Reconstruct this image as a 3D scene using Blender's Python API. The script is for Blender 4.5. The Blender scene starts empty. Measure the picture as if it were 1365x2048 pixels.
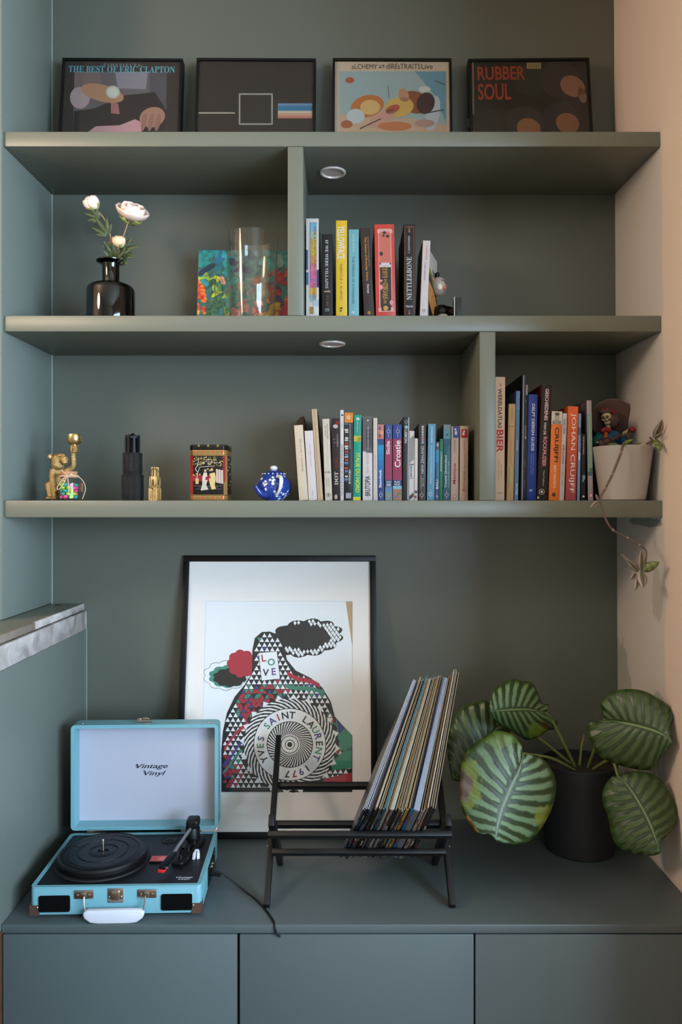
import bpy, bmesh, math, random
from mathutils import Vector, Matrix, Euler
random.seed(7)
R = math.radians
PI = math.pi
SC = bpy.context.scene
COL = SC.collection

# ------------------------------------------------------------------ camera
CAM_D, FPX, ZC, HY, CX = 2.1, 1512.0, 1.49, 1010.0, 682.5
cam_data = bpy.data.cameras.new('camera')
cam = bpy.data.objects.new('camera', cam_data)
COL.objects.link(cam)
cam.location = (0, -CAM_D, ZC)
cam.rotation_euler = (R(90), 0, 0)
cam_data.sensor_fit = 'VERTICAL'
cam_data.sensor_height = 36
cam_data.lens = 36 * FPX / 2048
cam_data.shift_y = -(1024 - HY) / 2048
cam_data.clip_start = .02
SC.camera = cam

# ------------------------------------------------------------------ world, lights, exposure
SC.view_settings.view_transform = 'Standard'
SC.view_settings.look = 'None'
SC.view_settings.gamma = 1
SC.view_settings.use_curve_mapping = False
SC.view_settings.exposure = 0.9
world = bpy.data.worlds.new('room_world')
SC.world = world
world.use_nodes = True
world.node_tree.nodes['Background'].inputs[0].default_value = (.62, .54, .46, 1)
world.node_tree.nodes['Background'].inputs[1].default_value = .015


def area_light(name, loc, rot, sx, sy, power, col):
    l = bpy.data.lights.new(name, 'AREA')
    l.shape = 'RECTANGLE'
    l.size, l.size_y, l.energy, l.color = sx, sy, power, col
    o = bpy.data.objects.new(name, l)
    COL.objects.link(o)
    o.location, o.rotation_euler = loc, rot
    return o


# daylight through the wide window in the far right wall of the room
WIN_X, WIN_Y0, WIN_Y1, WIN_Z0, WIN_Z1 = 2.0, -4.8, -1.6, 1.0, 2.35
area_light('window_daylight', (WIN_X + .08, (WIN_Y0 + WIN_Y1) / 2, (WIN_Z0 + WIN_Z1) / 2), (0, R(90), 0),
           WIN_Z1 - WIN_Z0, WIN_Y1 - WIN_Y0, 268, (.57, .79, 1.0))
# added globe lamp, unseen, for warm light from the left; built further down
LAMP_AT, LAMP_R, LAMP_GLOW = (-1.9, -1.7, 2.5), .22, 27


# ------------------------------------------------------------------ helpers
def W(px, py, y):
    d = CAM_D + y
    return Vector(((px - CX) * d / FPX, y, ZC + (HY - py) * d / FPX))


def lin(c):
    return tuple(((x / 255) / 12.92 if x / 255 <= .04045 else ((x / 255 + .055) / 1.055) ** 2.4) for x in c[:3]) + (1.0,)


def V(*a):
    return Vector(a)


LOCS = {}


def tag(o, label=None, cat=None, group=None, kind=None):
    if label: o['label'] = label
    if cat: o['category'] = cat
    if group: o['group'] = group
    if kind: o['kind'] = kind
    return o


def thing(name, label, cat, loc=(0, 0, 0), rot=(0, 0, 0), group=None):
    o = bpy.data.objects.new(name, None)
    o.empty_display_size = .02
    COL.objects.link(o)
    o.location, o.rotation_euler = loc, rot
    tag(o, label, cat, group)
    LOCS[o.name] = Vector(loc)
    return o


# ---- materials
MATS = {}


def nodes_of(name):
    m = bpy.data.materials.new(name)
    m.use_nodes = True
    nt = m.node_tree
    b = nt.nodes['Principled BSDF']
    return m, nt, b


def mat(name, rgb=None, rough=.5, metal=0, var=.05, vscale=40, bump=0, bscale=200, spec=.5, coat=0, sheen=0, gain=1.0):
    """plain or colour-attribute (rgb None) procedural material with a little noise in tone and relief"""
    if name in MATS: return MATS[name]
    m, nt, b = nodes_of(name)
    N, L = nt.nodes, nt.links
    b.inputs['Roughness'].default_value = rough
    b.inputs['Metallic'].default_value = metal
    b.inputs['Specular IOR Level'].default_value = spec
    b.inputs['Coat Weight'].default_value = coat
    b.inputs['Coat Roughness'].default_value = .08
    tc = N.new('ShaderNodeTexCoord')
    no = N.new('ShaderNodeTexNoise')
    no.inputs['Scale'].default_value = vscale
    no.inputs['Detail'].default_value = 4
    L.new(tc.outputs['Object'], no.inputs['Vector'])
    mr = N.new('ShaderNodeMapRange')
    mr.inputs[3].default_value = (1 - var) * gain
    mr.inputs[4].default_value = (1 + var) * gain
    L.new(no.outputs['Fac'], mr.inputs[0])
    mx = N.new('ShaderNodeVectorMath')
    mx.operation = 'SCALE'
    if rgb is None:
        at = N.new('ShaderNodeAttribute')
        at.attribute_name = 'Col'
        L.new(at.outputs['Color'], mx.inputs[0])
    else:
        mx.inputs[0].default_value = lin(rgb)[:3]
    L.new(mr.outputs[0], mx.inputs['Scale'])
    L.new(mx.outputs[0], b.inputs['Base Color'])
    if bump:
        n2 = N.new('ShaderNodeTexNoise')
        n2.inputs['Scale'].default_value = bscale
        n2.inputs['Detail'].default_value = 5
        L.new(tc.outputs['Object'], n2.inputs['Vector'])
        bp = N.new('ShaderNodeBump')
        bp.inputs['Strength'].default_value = bump
        bp.inputs['Distance'].default_value = .003
        L.new(n2.outputs['Fac'], bp.inputs['Height'])
        L.new(bp.outputs[0], b.inputs['Normal'])
    MATS[name] = m
    return m


def glass_mat(name, tint=(1, 1, 1), refl=1.0, rough=.02, ior=1.5):
    if name in MATS: return MATS[name]
    m, nt, b = nodes_of(name)
    N, L = nt.nodes, nt.links
    N.remove(b)
    tr = N.new('ShaderNodeBsdfTransparent')
    tr.inputs[0].default_value = tuple(tint) + (1,)
    gl = N.new('ShaderNodeBsdfGlossy')
    gl.inputs['Roughness'].default_value = rough
    lw = N.new('ShaderNodeLayerWeight')   # Schlick reflectance, alike from both sides
    lw.inputs[0].default_value = .5
    pw = N.new('ShaderNodeMath')
    pw.operation = 'POWER'
    pw.inputs[1].default_value = 4.5
    L.new(lw.outputs['Facing'], pw.inputs[0])
    mu = N.new('ShaderNodeMath')
    mu.operation = 'MULTIPLY_ADD'
    mu.inputs[1].default_value = .85 * refl
    mu.inputs[2].default_value = .04 * refl
    L.new(pw.outputs[0], mu.inputs[0])
    mi = N.new('ShaderNodeMixShader')
    L.new(mu.outputs[0], mi.inputs[0])
    L.new(tr.outputs[0], mi.inputs[1])
    L.new(gl.outputs[0], mi.inputs[2])
    L.new(mi.outputs[0], N['Material Output'].inputs[0])
    MATS[name] = m
    return m


# ---- text
TXT = {}


def serif(s):
    return ''.join(chr(0x1D400 + ord(c) - 65) if 'A' <= c <= 'Z' else chr(0x1D41A + ord(c) - 97) if 'a' <= c <= 'z' else c for c in s)


def text_mesh(s, style='n'):
    key = (s, style)
    if key in TXT: return TXT[key]
    c = bpy.data.curves.new('t', 'FONT')
    c.body = serif(s) if 's' in style else s
    c.resolution_u = 3
    c.space_line = .8
    c.align_x = 'CENTER' if 'c' in style else 'LEFT'
    if 'b' in style: c.offset = .012 if 'i' in style else .02
    if 'i' in style: c.shear = .35
    if 'w' in style: c.space_character = 1.35
    o = bpy.data.objects.new('t', c)
    COL.objects.link(o)
    dg = bpy.context.evaluated_depsgraph_get()
    m = bpy.data.meshes.new_from_object(o.evaluated_get(dg))
    vs = [(v.co.x, v.co.y) for v in m.vertices]
    fs = [tuple(p.vertices) for p in m.polygons]
    bpy.data.objects.remove(o)
    bpy.data.curves.remove(c)
    bpy.data.meshes.remove(m)
    x0, x1 = min(v[0] for v in vs), max(v[0] for v in vs)
    y0, y1 = min(v[1] for v in vs), max(v[1] for v in vs)
    vs = [((x - x0) / max(x1 - x0, 1e-6), (y - y0) / max(y1 - y0, 1e-6)) for x, y in vs]
    TXT[key] = (vs, fs, (x1 - x0) / max(y1 - y0, 1e-6))
    return TXT[key]


def perp(t):
    a = V(0, 0, 1) if abs(t.z) < .9 else V(1, 0, 0)
    u = t.cross(a).normalized()
    return u, t.cross(u).normalized()


class MB:
    """collects faces with a colour each; build() links them as one mesh object"""

    def __init__(s):
        s.v, s.f, s.c, s.m, s.uv = [], [], [], [], None

    def add(s, vs, fs, col=(200, 200, 200), mi=0):
        n = len(s.v)
        s.v += [Vector(v) for v in vs]
        for f in fs:
            s.f.append(tuple(n + i for i in f))
            s.c.append(col)
            s.m.append(mi)
        return s

    def hexa(s, p, col=(200, 200, 200), mi=0):
        return s.add(p, [(0, 3, 2, 1), (4, 5, 6, 7), (0, 1, 5, 4), (1, 2, 6, 5), (2, 3, 7, 6), (3, 0, 4, 7)], col, mi)

    def box(s, x0, x1, y0, y1, z0, z1, col=(200, 200, 200), mi=0):
        return s.hexa([(x0, y0, z0), (x1, y0, z0), (x1, y1, z0), (x0, y1, z0), (x0, y0, z1), (x1, y0, z1), (x1, y1, z1), (x0, y1, z1)], col, mi)

    def bar(s, p, q, w, h, up=(0, 0, 1), col=(200, 200, 200), mi=0):
        p, q = Vector(p), Vector(q)
        t = (q - p).normalized()
        a = t.cross(Vector(up)).normalized() * w / 2
        b = a.cross(t).normalized() * h / 2
        return s.hexa([p - a - b, p + a - b, p + a + b, p - a + b, q - a - b, q + a - b, q + a + b, q - a + b], col, mi)

    def tube(s, pts, r, n=8, col=(200, 200, 200), mi=0, smooth_pts=0):
        pts = [Vector(p) for p in pts]
        rs = list(r) if isinstance(r, (list, tuple)) else [r] * len(pts)
        if smooth_pts:
            pts, rs = spline(pts, rs, smooth_pts)
        rings = []
        u = None
        for i, p in enumerate(pts):
            t = (pts[min(i + 1, len(pts) - 1)] - pts[max(i - 1, 0)]).normalized()
            if u is None: u, w = perp(t)
            else:
                u = (u - t * u.dot(t)).normalized()
                w = t.cross(u)
            rings.append([p + (u * math.cos(2 * PI * k / n) + w * math.sin(2 * PI * k / n)) * rs[i] for k in range(n)])
        vs = [v for ring in rings for v in ring]
        fs = []
        for i in range(len(rings) - 1):
            for k in range(n):
                fs.append((i * n + k, i * n + (k + 1) % n, (i + 1) * n + (k + 1) % n, (i + 1) * n + k))
        fs.append(tuple(range(n))[::-1])
        fs.append(tuple((len(rings) - 1) * n + k for k in range(n)))
        return s.add(vs, fs, col, mi)

    def lathe(s, prof, c=(0, 0, 0), n=32, col=(200, 200, 200), mi=0, closed=False, cols=None):
        c = Vector(c)
        vs, fs, fc = [], [], []
        for (r, z) in prof:
            for k in range(n):
                a = 2 * PI * k / n
                vs.append(c + V(r * math.cos(a), r * math.sin(a), z))
        m = len(prof)
        for i in range(m - 1 + (1 if closed else 0)):
            j = (i + 1) % m
            for k in range(n):
                fs.append((i * n + k, i * n + (k + 1) % n, j * n + (k + 1) % n, j * n + k))
        if not closed:
            if prof[0][0] > 1e-5: fs.append(tuple(range(n))[::-1])
            if prof[-1][0] > 1e-5: fs.append(tuple((m - 1) * n + k for k in range(n)))
        return s.add(vs, fs, col, mi)

    def ball(s, c, r, seg=14, ring=8, col=(200, 200, 200), mi=0, rot=None):
        c = Vector(c)
        r = r if isinstance(r, (tuple, list)) else (r, r, r)
        M = rot.to_matrix() if rot is not None else Matrix.Identity(3)
        vs = [c + M @ V(0, 0, r[2])]
        for i in range(1, ring):
            t = PI * i / ring
            for k in range(seg):
                a = 2 * PI * k / seg
                vs.append(c + M @ V(r[0] * math.sin(t) * math.cos(a), r[1] * math.sin(t) * math.sin(a), r[2] * math.cos(t)))
        vs.append(c + M @ V(0, 0, -r[2]))
        fs = [(0, 1 + k, 1 + (k + 1) % seg) for k in range(seg)]
        for i in range(ring - 2):
            for k in range(seg):
                a, b = 1 + i * seg, 1 + (i + 1) * seg
                fs.append((a + k, b + k, b + (k + 1) % seg, a + (k + 1) % seg))
        e = len(vs) - 1
        b = 1 + (ring - 2) * seg
        fs += [(e, b + (k + 1) % seg, b + k) for k in range(seg)]
        return s.add(vs, fs, col, mi)

    def prism(s, poly, y0, y1, col=(200, 200, 200), mi=0):
        """poly in (x, z), extruded along y"""
        n = len(poly)
        vs = [(x, y0, z) for x, z in poly] + [(x, y1, z) for x, z in poly]
        fs = [tuple(range(n)), tuple(range(2 * n - 1, n - 1, -1))]
        fs += [(i, i + n, (i + 1) % n + n, (i + 1) % n) for i in range(n)]
        return s.add(vs, fs, col, mi)

    def prismz(s, poly, z0, z1, col=(200, 200, 200), mi=0):
        n = len(poly)
        vs = [(x, y, z0) for x, y in poly] + [(x, y, z1) for x, y in poly]
        fs = [tuple(range(n))[::-1], tuple(range(n, 2 * n))]
        fs += [(i, (i + 1) % n, (i + 1) % n + n, i + n) for i in range(n)]
        return s.add(vs, fs, col, mi)

    # flat print in the local x-z plane, facing -y, layer k a hair in front of the last
    def flat(s, poly, col, lay=0, y=0.0, mi=0):
        yy = y - lay * .00012
        pts = [(x, yy, z) for x, z in poly]
        a = sum(pts[i][0] * pts[(i + 1) % len(pts)][2] - pts[(i + 1) % len(pts)][0] * pts[i][2] for i in range(len(pts)))
        if a < 0: pts = pts[::-1]
        return s.add(pts, [tuple(range(len(pts)))], col, mi)

    def rect(s, x0, x1, z0, z1, col, lay=0, y=0.0):
        return s.flat([(x0, z0), (x1, z0), (x1, z1), (x0, z1)], col, lay, y)

    def disc(s, x, z, rx, rz, col, lay=0, y=0.0, n=20, rot=0):
        c, sn = math.cos(rot), math.sin(rot)
        return s.flat([(x + rx * math.cos(2 * PI * k / n) * c - rz * math.sin(2 * PI * k / n) * sn,
                        z + rx * math.cos(2 * PI * k / n) * sn + rz * math.sin(2 * PI * k / n) * c) for k in range(n)], col, lay, y)

    def line(s, pts, w, col, lay=0, y=0.0):
        for (a, b), (c, d) in zip(pts[:-1], pts[1:]):
            l = math.hypot(c - a, d - b) or 1e-6
            nx, nz = -(d - b) / l * w / 2, (c - a) / l * w / 2
            s.flat([(a + nx, b + nz), (a - nx, b - nz), (c - nx, d - nz), (c + nx, d + nz)], col, lay, y)
        return s

    def text(s, t, o, xd, yd, w, h, col, style='n', mi=0):
        vs, fs, asp = text_mesh(t, style)
        o, xd, yd = Vector(o), Vector(xd), Vector(yd)
        return s.add([o + xd * (u * w) + yd * (v * h) for u, v in vs], fs, col, mi)

    def build(s, name, material, parent=None, bevel=0, smooth=True, world=False, seg=2, angle=40, label=None, solid=0, kind=None):
        vs = s.v
        if world and parent is not None:
            off = LOCS.get(parent.name, V(0, 0, 0))
            vs = [v - off for v in vs]
        me = bpy.data.meshes.new(name)
        me.from_pydata([tuple(v) for v in vs], [], s.f)
        mats = material if isinstance(material, (list, tuple)) else [material]
        for m_ in mats: me.materials.append(m_)
        ca = me.color_attributes.new('Col', 'FLOAT_COLOR', 'CORNER')
        buf = []
        for p, c in zip(me.polygons, s.c):
            l = lin(c)
            for _ in range(p.loop_total): buf += l
        ca.data.foreach_set('color', buf)
        me.polygons.foreach_set('material_index', s.m)
        if s.uv:
            ul = me.uv_layers.new(name='UVMap')
            for lp in me.loops: ul.data[lp.index].uv = s.uv[lp.vertex_index]
        if bevel:
            bm = bmesh.new()
            bm.from_mesh(me)
            bmesh.ops.remove_doubles(bm, verts=bm.verts, dist=1e-6)
            ed = [e for e in bm.edges if len(e.link_faces) == 2 and e.calc_face_angle(0) > R(angle)]
            bmesh.ops.bevel(bm, geom=ed, offset=bevel, segments=seg, affect='EDGES', profile=.5, clamp_overlap=True)
            bm.to_mesh(me)
            bm.free()
        if smooth:
            me.polygons.foreach_set('use_smooth', [True] * len(me.polygons))
            me.set_sharp_from_angle(angle=R(38))
        me.update()
        o = bpy.data.objects.new(name, me)
        COL.objects.link(o)
        if parent is not None:
            o.parent = parent
            if parent.name in LOCS: LOCS[o.name] = LOCS[parent.name]
        if solid:
            md = o.modifiers.new('thickness', 'SOLIDIFY')
            md.thickness = solid
            md.offset = 0
        if label: o['label'] = label
        if kind: o['kind'] = kind
        return o

    def fuse(s, name, material, parent=None, voxel=.003, smooth=4, world=False):
        """overlapping closed shapes become one continuous skin"""
        tmp = s.build('tmp', material, None)
        md = tmp.modifiers.new('r', 'REMESH')
        md.mode = 'VOXEL'
        md.voxel_size = voxel
        ms = tmp.modifiers.new('s', 'SMOOTH')
        ms.iterations = smooth
        dg = bpy.context.evaluated_depsgraph_get()
        dg.update()
        me = bpy.data.meshes.new_from_object(tmp.evaluated_get(dg))
        me.name = name
        if world and parent is not None:
            me.transform(Matrix.Translation(-LOCS.get(parent.name, V(0, 0, 0))))
        me.materials.clear()
        me.materials.append(material)
        me.polygons.foreach_set('use_smooth', [True] * len(me.polygons))
        bpy.data.objects.remove(tmp)
        o = bpy.data.objects.new(name, me)
        COL.objects.link(o)
        if parent is not None:
            o.parent = parent
            if parent.name in LOCS: LOCS[o.name] = LOCS[parent.name]
        return o


def spline(pts, rs, k):
    P, Q = [], []
    n = len(pts)
    for i in range(n - 1):
        p0, p1, p2, p3 = pts[max(i - 1, 0)], pts[i], pts[i + 1], pts[min(i + 2, n - 1)]
        for j in range(k):
            t = j / k
            P.append(.5 * ((2 * p1) + (p2 - p0) * t + (2 * p0 - 5 * p1 + 4 * p2 - p3) * t * t + (3 * p1 - p0 - 3 * p2 + p3) * t ** 3))
            Q.append(rs[i] * (1 - t) + rs[i + 1] * t)
    return P + [pts[-1]], Q + [rs[-1]]


def resample(pts, n):
    pts = [Vector(p) for p in pts]
    L = [0]
    for a, b in zip(pts[:-1], pts[1:]): L.append(L[-1] + (b - a).length)
    out = []
    for i in range(n + 1):
        t = L[-1] * i / n
        j = 0
        while j < len(L) - 2 and L[j + 1] < t: j += 1
        f = (t - L[j]) / max(L[j + 1] - L[j], 1e-9)
        out.append(pts[j].lerp(pts[j + 1], f))
    return out


def plane_px(loc, rot):
    """maps a photo position to local (x, z) on the y = 0 plane of an object at loc, rot"""
    M = Matrix.Translation(Vector(loc)) @ Euler(rot).to_matrix().to_4x4()
    I = M.inverted()

    def f(px, py):
        o = I @ V(0, -CAM_D, ZC)
        p = I @ W(px, py, 0)
        d = p - o
        t = -o.y / d.y
        q = o + d * t
        return (q.x, q.z)
    return f

# ------------------------------------------------------------------ materials of the room
def paint_mat():
    m = mat('sage_green_paint', (104, 109, 102), rough=.42, var=.035, vscale=3, bump=.06, bscale=60, spec=.45)
    return m


GREEN = paint_mat()
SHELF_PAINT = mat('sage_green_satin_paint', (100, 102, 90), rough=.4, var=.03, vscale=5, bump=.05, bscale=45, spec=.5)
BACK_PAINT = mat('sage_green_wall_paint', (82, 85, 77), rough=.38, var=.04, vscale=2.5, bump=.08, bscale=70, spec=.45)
PRINT = mat('printed_colour', None, rough=.55, var=.02, spec=.3)
GLOSSP = mat('glossy_printed_colour', None, rough=.28, var=.02, spec=.5)
BLACK = mat('black_lacquer', (7, 6, 6), rough=.45, var=.1, spec=.25)
SHELF_Z1, SHELF_Z2, SHELF_Z3 = 2.3778, 1.9404, 1.5007
CT_Z = .618
SH_Y, CT_Y = -.303, -.529
XL, XR = -.803, .766


def struct(name, mb, m, bevel=0, label=None, **k):
    o = mb.build(name, m, None, bevel=bevel, **k)
    o['kind'] = 'structure'
    if label: o['label'] = label
    return o


# back wall
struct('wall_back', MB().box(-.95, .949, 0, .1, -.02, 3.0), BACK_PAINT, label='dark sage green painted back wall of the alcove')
# upper left cheek of the alcove, ending in a corner that turns away to the left
struct('wall_left', MB().box(-2.6, XL, -.312, .0, 1.217, 3.0), GREEN, bevel=.003, label='sage green left cheek of the alcove above the stone ledge')
struct('wall_left_lower', MB().box(-2.6, -.707, -2.9, .0, .603, 1.145), GREEN, bevel=.003, label='thicker sage green wall below the stone ledge')
# caulk bead in the corner
struct('trim_1', MB().tube([(XL, -.001, 1.216), (XL, -.001, 2.9)], .0022, 6), mat('pale_caulk', (116, 124, 115), rough=.6),
       label='pale caulk line in the left corner of the alcove')
struct('trim_4', MB().tube([(-.707, -.001, .62), (-.707, -.001, 1.146)], .0018, 6), MATS['pale_caulk'],
       label='pale caulk line below the stone ledge')

# stone ledge: pale slab strip on a batten, with a green painted top
STONE = None


def stone_mat():
    m, nt, b = nodes_of('veined_pale_stone')
    N, L = nt.nodes, nt.links
    tc = N.new('ShaderNodeTexCoord')
    n1 = N.new('ShaderNodeTexNoise')
    n1.inputs['Scale'].default_value = 14
    n1.inputs['Detail'].default_value = 8
    n1.inputs['Distortion'].default_value = 1.2
    L.new(tc.outputs['Object'], n1.inputs['Vector'])
    r = N.new('ShaderNodeValToRGB')
    r.color_ramp.elements[0].position = .3
    r.color_ramp.elements[0].color = lin((128, 112, 104))
    r.color_ramp.elements[1].position = .7
    r.color_ramp.elements[1].color = lin((206, 196, 192))
    L.new(n1.outputs['Fac'], r.inputs[0])
    L.new(r.outputs[0], b.inputs['Base Color'])
    b.inputs['Roughness'].default_value = .35
    return m


STONE = stone_mat()
ledge = thing('stone_ledge', 'pale veined stone ledge running along the lower left wall', 'ledge', (-.72, -.3, 1.1456))
MB().box(-1.0, -.7205, -2.9, -.001, 1.198, 1.2162, (110, 110, 100)).build('ledge_top', SHELF_PAINT, ledge, world=True)
for (ya, yb, nm) in ((-.001, -.335, 'stone_strip'), (-.337, -.52, 'stone_strip'), (-.522, -2.9, 'stone_strip')):
    c = MB().box(-.7205, -.7135, yb, ya, 1.199, 1.2165)
    c.build(nm, STONE if ya != -.337 else mat('stained_stone', (120, 104, 92), rough=.45, var=.25, vscale=30), ledge, bevel=.0008, world=True)
MB().box(-.722, -.7055, -2.9, -.001, 1.1456, 1.197).build('batten', STONE, ledge, bevel=.002, world=True)
MB().lathe([(.0, 0), (.008, 0), (.008, .0006), (.0, .0006)], (-.775, -.03, 1.2163), 16).build('cable_hole', mat('hole_black', (8, 8, 8), rough=.9), ledge, world=True)


# right wall: plaster, greyish inside the alcove and pinkish beige outside it, with grey-green smears
def plaster_mat():
    m, nt, b = nodes_of('patched_plaster')
    N, L = nt.nodes, nt.links
    tc = N.new('ShaderNodeTexCoord')
    sp = N.new('ShaderNodeSeparateXYZ')
    L.new(tc.outputs['Object'], sp.inputs[0])
    n = N.new('ShaderNodeTexNoise')
    n.inputs['Scale'].default_value = 9
    n.inputs['Detail'].default_value = 6
    L.new(tc.outputs['Object'], n.inputs['Vector'])

    def mr(src, a, bb, c=0., d=1., clamp=True):
        q = N.new('ShaderNodeMapRange')
        for i, vv in enumerate((a, bb, c, d)): q.inputs[1 + i].default_value = vv
        L.new(src, q.inputs[0])
        return q.outputs[0]

    def math_(op, a, bb):
        q = N.new('ShaderNodeMath')
        q.operation = op
        for i, x in enumerate((a, bb)):
            if isinstance(x, (int, float)): q.inputs[i].default_value = x
            else: L.new(x, q.inputs[i])
        return q.outputs[0]

    def mix(f, a, bb):
        q = N.new('ShaderNodeMix')
        q.data_type = 'RGBA'
        L.new(f, q.inputs['Factor'])
        for nm, x in (('A', a), ('B', bb)):
            s_ = [i for i in q.inputs if i.name == nm and i.type == 'RGBA'][0]
            if isinstance(x, tuple): s_.default_value = x
            else: L.new(x, s_)
        return [o for o in q.outputs if o.type == 'RGBA'][0]
    wob = mr(n.outputs['Fac'], .3, .7, -.006, .006)
    yy = math_('ADD', sp.outputs['Y'], wob)
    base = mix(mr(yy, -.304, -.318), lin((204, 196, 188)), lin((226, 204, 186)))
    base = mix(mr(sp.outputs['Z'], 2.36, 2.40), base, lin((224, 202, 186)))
    # smears of the green wall paint near the corner, above the plant and under the third shelf
    n2 = N.new('ShaderNodeTexNoise')
    n2.inputs['Scale'].default_value = 16
    n2.inputs['Detail'].default_value = 3
    L.new(tc.outputs['Object'], n2.inputs['Vector'])

    def blob(y, z, ry, rz):
        a = math_('DIVIDE', math_('SUBTRACT', sp.outputs['Y'], y), ry)
        c = math_('DIVIDE', math_('SUBTRACT', sp.outputs['Z'], z), rz)
        d2 = math_('ADD', math_('MULTIPLY', a, a), math_('MULTIPLY', c, c))
        d2 = math_('ADD', d2, mr(n2.outputs['Fac'], .3, .7, -.6, .6))
        return mr(d2, 1.1, .8)
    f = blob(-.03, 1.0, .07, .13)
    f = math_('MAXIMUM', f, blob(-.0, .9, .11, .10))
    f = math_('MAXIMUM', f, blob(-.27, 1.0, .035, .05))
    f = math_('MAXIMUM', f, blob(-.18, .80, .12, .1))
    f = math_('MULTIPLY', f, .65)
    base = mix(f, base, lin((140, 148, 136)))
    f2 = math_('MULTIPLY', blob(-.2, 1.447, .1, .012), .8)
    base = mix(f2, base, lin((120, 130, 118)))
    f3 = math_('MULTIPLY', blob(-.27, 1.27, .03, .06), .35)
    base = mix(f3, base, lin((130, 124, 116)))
    L.new(base, b.inputs['Base Color'])
    b.inputs['Roughness'].default_value = .75
    bp = N.new('ShaderNodeBump')
    bp.inputs['Strength'].default_value = .25
    bp.inputs['Distance'].default_value = .004
    L.new(n.outputs['Fac'], bp.inputs['Height'])
    L.new(bp.outputs[0], b.inputs['Normal'])
    return m


PLASTER = plaster_mat()
wr = MB()
f_ = lambda z: .7675 - (z - 1.0) * .0055   # the wall leans in a hair towards the top
wr.hexa([(f_(-.02), -1.05, -.02), (.95, -1.05, -.02), (.95, 0, -.02), (f_(-.02), 0, -.02), (f_(3), -1.05, 3), (.95, -1.05, 3), (.95, 0, 3), (f_(3), 0, 3)])
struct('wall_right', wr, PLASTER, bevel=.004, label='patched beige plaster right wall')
# the window itself (outside the picture, seen as reflections)
WHITE = mat('white_gloss_paint', (226, 226, 222), rough=.35)
CREAM = mat('cream_wall', (176, 156, 134), rough=.8)
RX_ = WIN_X
rw = MB()
for a, b, c, d in ((-5.2, WIN_Y0, -.02, 3.0), (WIN_Y1, -1.05, -.02, 3.0), (WIN_Y0, WIN_Y1, -.02, WIN_Z0), (WIN_Y0, WIN_Y1, WIN_Z1, 3.0)): rw.box(RX_, RX_ + .12, a, b, c, d)
struct('wall_window', rw, CREAM, label='beige wall with a wide window, right of the camera')
struct('wall_return', MB().box(.951, RX_ + .12, -1.049, -.9, -.02, 3.0), CREAM, label='beige wall turning away beyond the alcove')
wf = MB()
for (a, b) in ((WIN_Y0, WIN_Y0 + .06), (-3.23, -3.17), (WIN_Y1 - .06, WIN_Y1)): wf.box(RX_ + .01, RX_ + .06, a, b, WIN_Z0, WIN_Z1)
for (a, b) in ((WIN_Z0, WIN_Z0 + .06), (WIN_Z1 - .06, WIN_Z1)): wf.box(RX_ + .01, RX_ + .06, WIN_Y0, WIN_Y1, a, b)
w1 = bpy.data.objects.new('window_1', None)
COL.objects.link(w1)
tag(w1, 'wide white framed window in the far right wall', kind='structure')
wf.build('window_frame', WHITE, w1, bevel=.004)

# rest of the room
OAK = mat('oak_floor', (92, 66, 46), rough=.5, var=.15, vscale=6)
XE = RX_ + .12
struct('floor', MB().box(-2.6, XE, -5.2, .1, -.06, -.02), OAK, label='brown wooden floor')
struct('ceiling', MB().box(-2.6, XE, -5.2, .1, 3.0, 3.05), mat('ceiling_white', (200, 188, 172), rough=.9), label='off-white ceiling')
struct('wall_front', MB().box(-2.6, XE, -5.3, -5.2, -.02, 3.0), CREAM, label='beige wall behind the camera')
struct('wall_side', MB().box(-2.7, -2.6, -5.2, -.31, -.02, 3.0), CREAM, label='beige side wall of the room')
cl = thing('added_warm_lamp', 'added warm globe lamp, unseen left of the camera', 'lamp', LAMP_AT)  # added to warm and brighten the right wall; globe form made up
gm, gnt, gb_ = nodes_of('added_lamp_glow')
gb_.inputs['Base Color'].default_value = (.8, .7, .6, 1)
gb_.inputs['Emission Color'].default_value = (1.0, .78, .59, 1)
gb_.inputs['Emission Strength'].default_value = LAMP_GLOW
MB().ball((0, 0, 0), LAMP_R, 32, 20).build('globe_shade', gm, cl)
MB().tube([(0, 0, LAMP_R), (0, 0, 3.0 - LAMP_AT[2])], .004, 8).build('cable', mat('dark_cable', (20, 20, 20)), cl)

# ------------------------------------------------------------------ shelves and dividers
def shelf(zt, fb, xr, back_drop, label):
    zb = zt - fb
    s = MB()
    # front thickness fb, underside rising a touch towards the wall on the top board
    s.hexa([(XL + .001, SH_Y, zb), (xr, SH_Y, zb), (XR - .006, -.0005, zb + back_drop), (XL + .001, -.0005, zb + back_drop),
            (XL + .001, SH_Y, zt), (xr, SH_Y, zt), (XR - .006, -.0005, zt), (XL + .001, -.0005, zt)])
    o = s.build('wall_shelf', SHELF_PAINT, None, bevel=.002)
    tag(o, label, 'shelf', 'sage green alcove shelves')
    return o


sh1 = shelf(SHELF_Z1, .0356, .7595, .009, 'highest sage green wall shelf, carrying the framed album covers')
sh2 = shelf(SHELF_Z2, .038, .762, .003, 'second sage green wall shelf, carrying the dark vase and the novels')
sh3 = shelf(SHELF_Z3, .0404, .7645, .0, 'lowest sage green wall shelf, carrying the travel guides and ornaments')


def divider(px0, px1, z0, z1, label):
    x0, x1 = W(px0, 0, SH_Y).x, W(px1, 0, SH_Y).x
    o = MB().box(x0, x1, SH_Y + .0004, -.001, z0 + .0002, z1 - .0002).build('shelf_divider', SHELF_PAINT, None, bevel=.002)
    tag(o, label, 'divider', 'upright shelf dividers')
    return (x0, x1)


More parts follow.
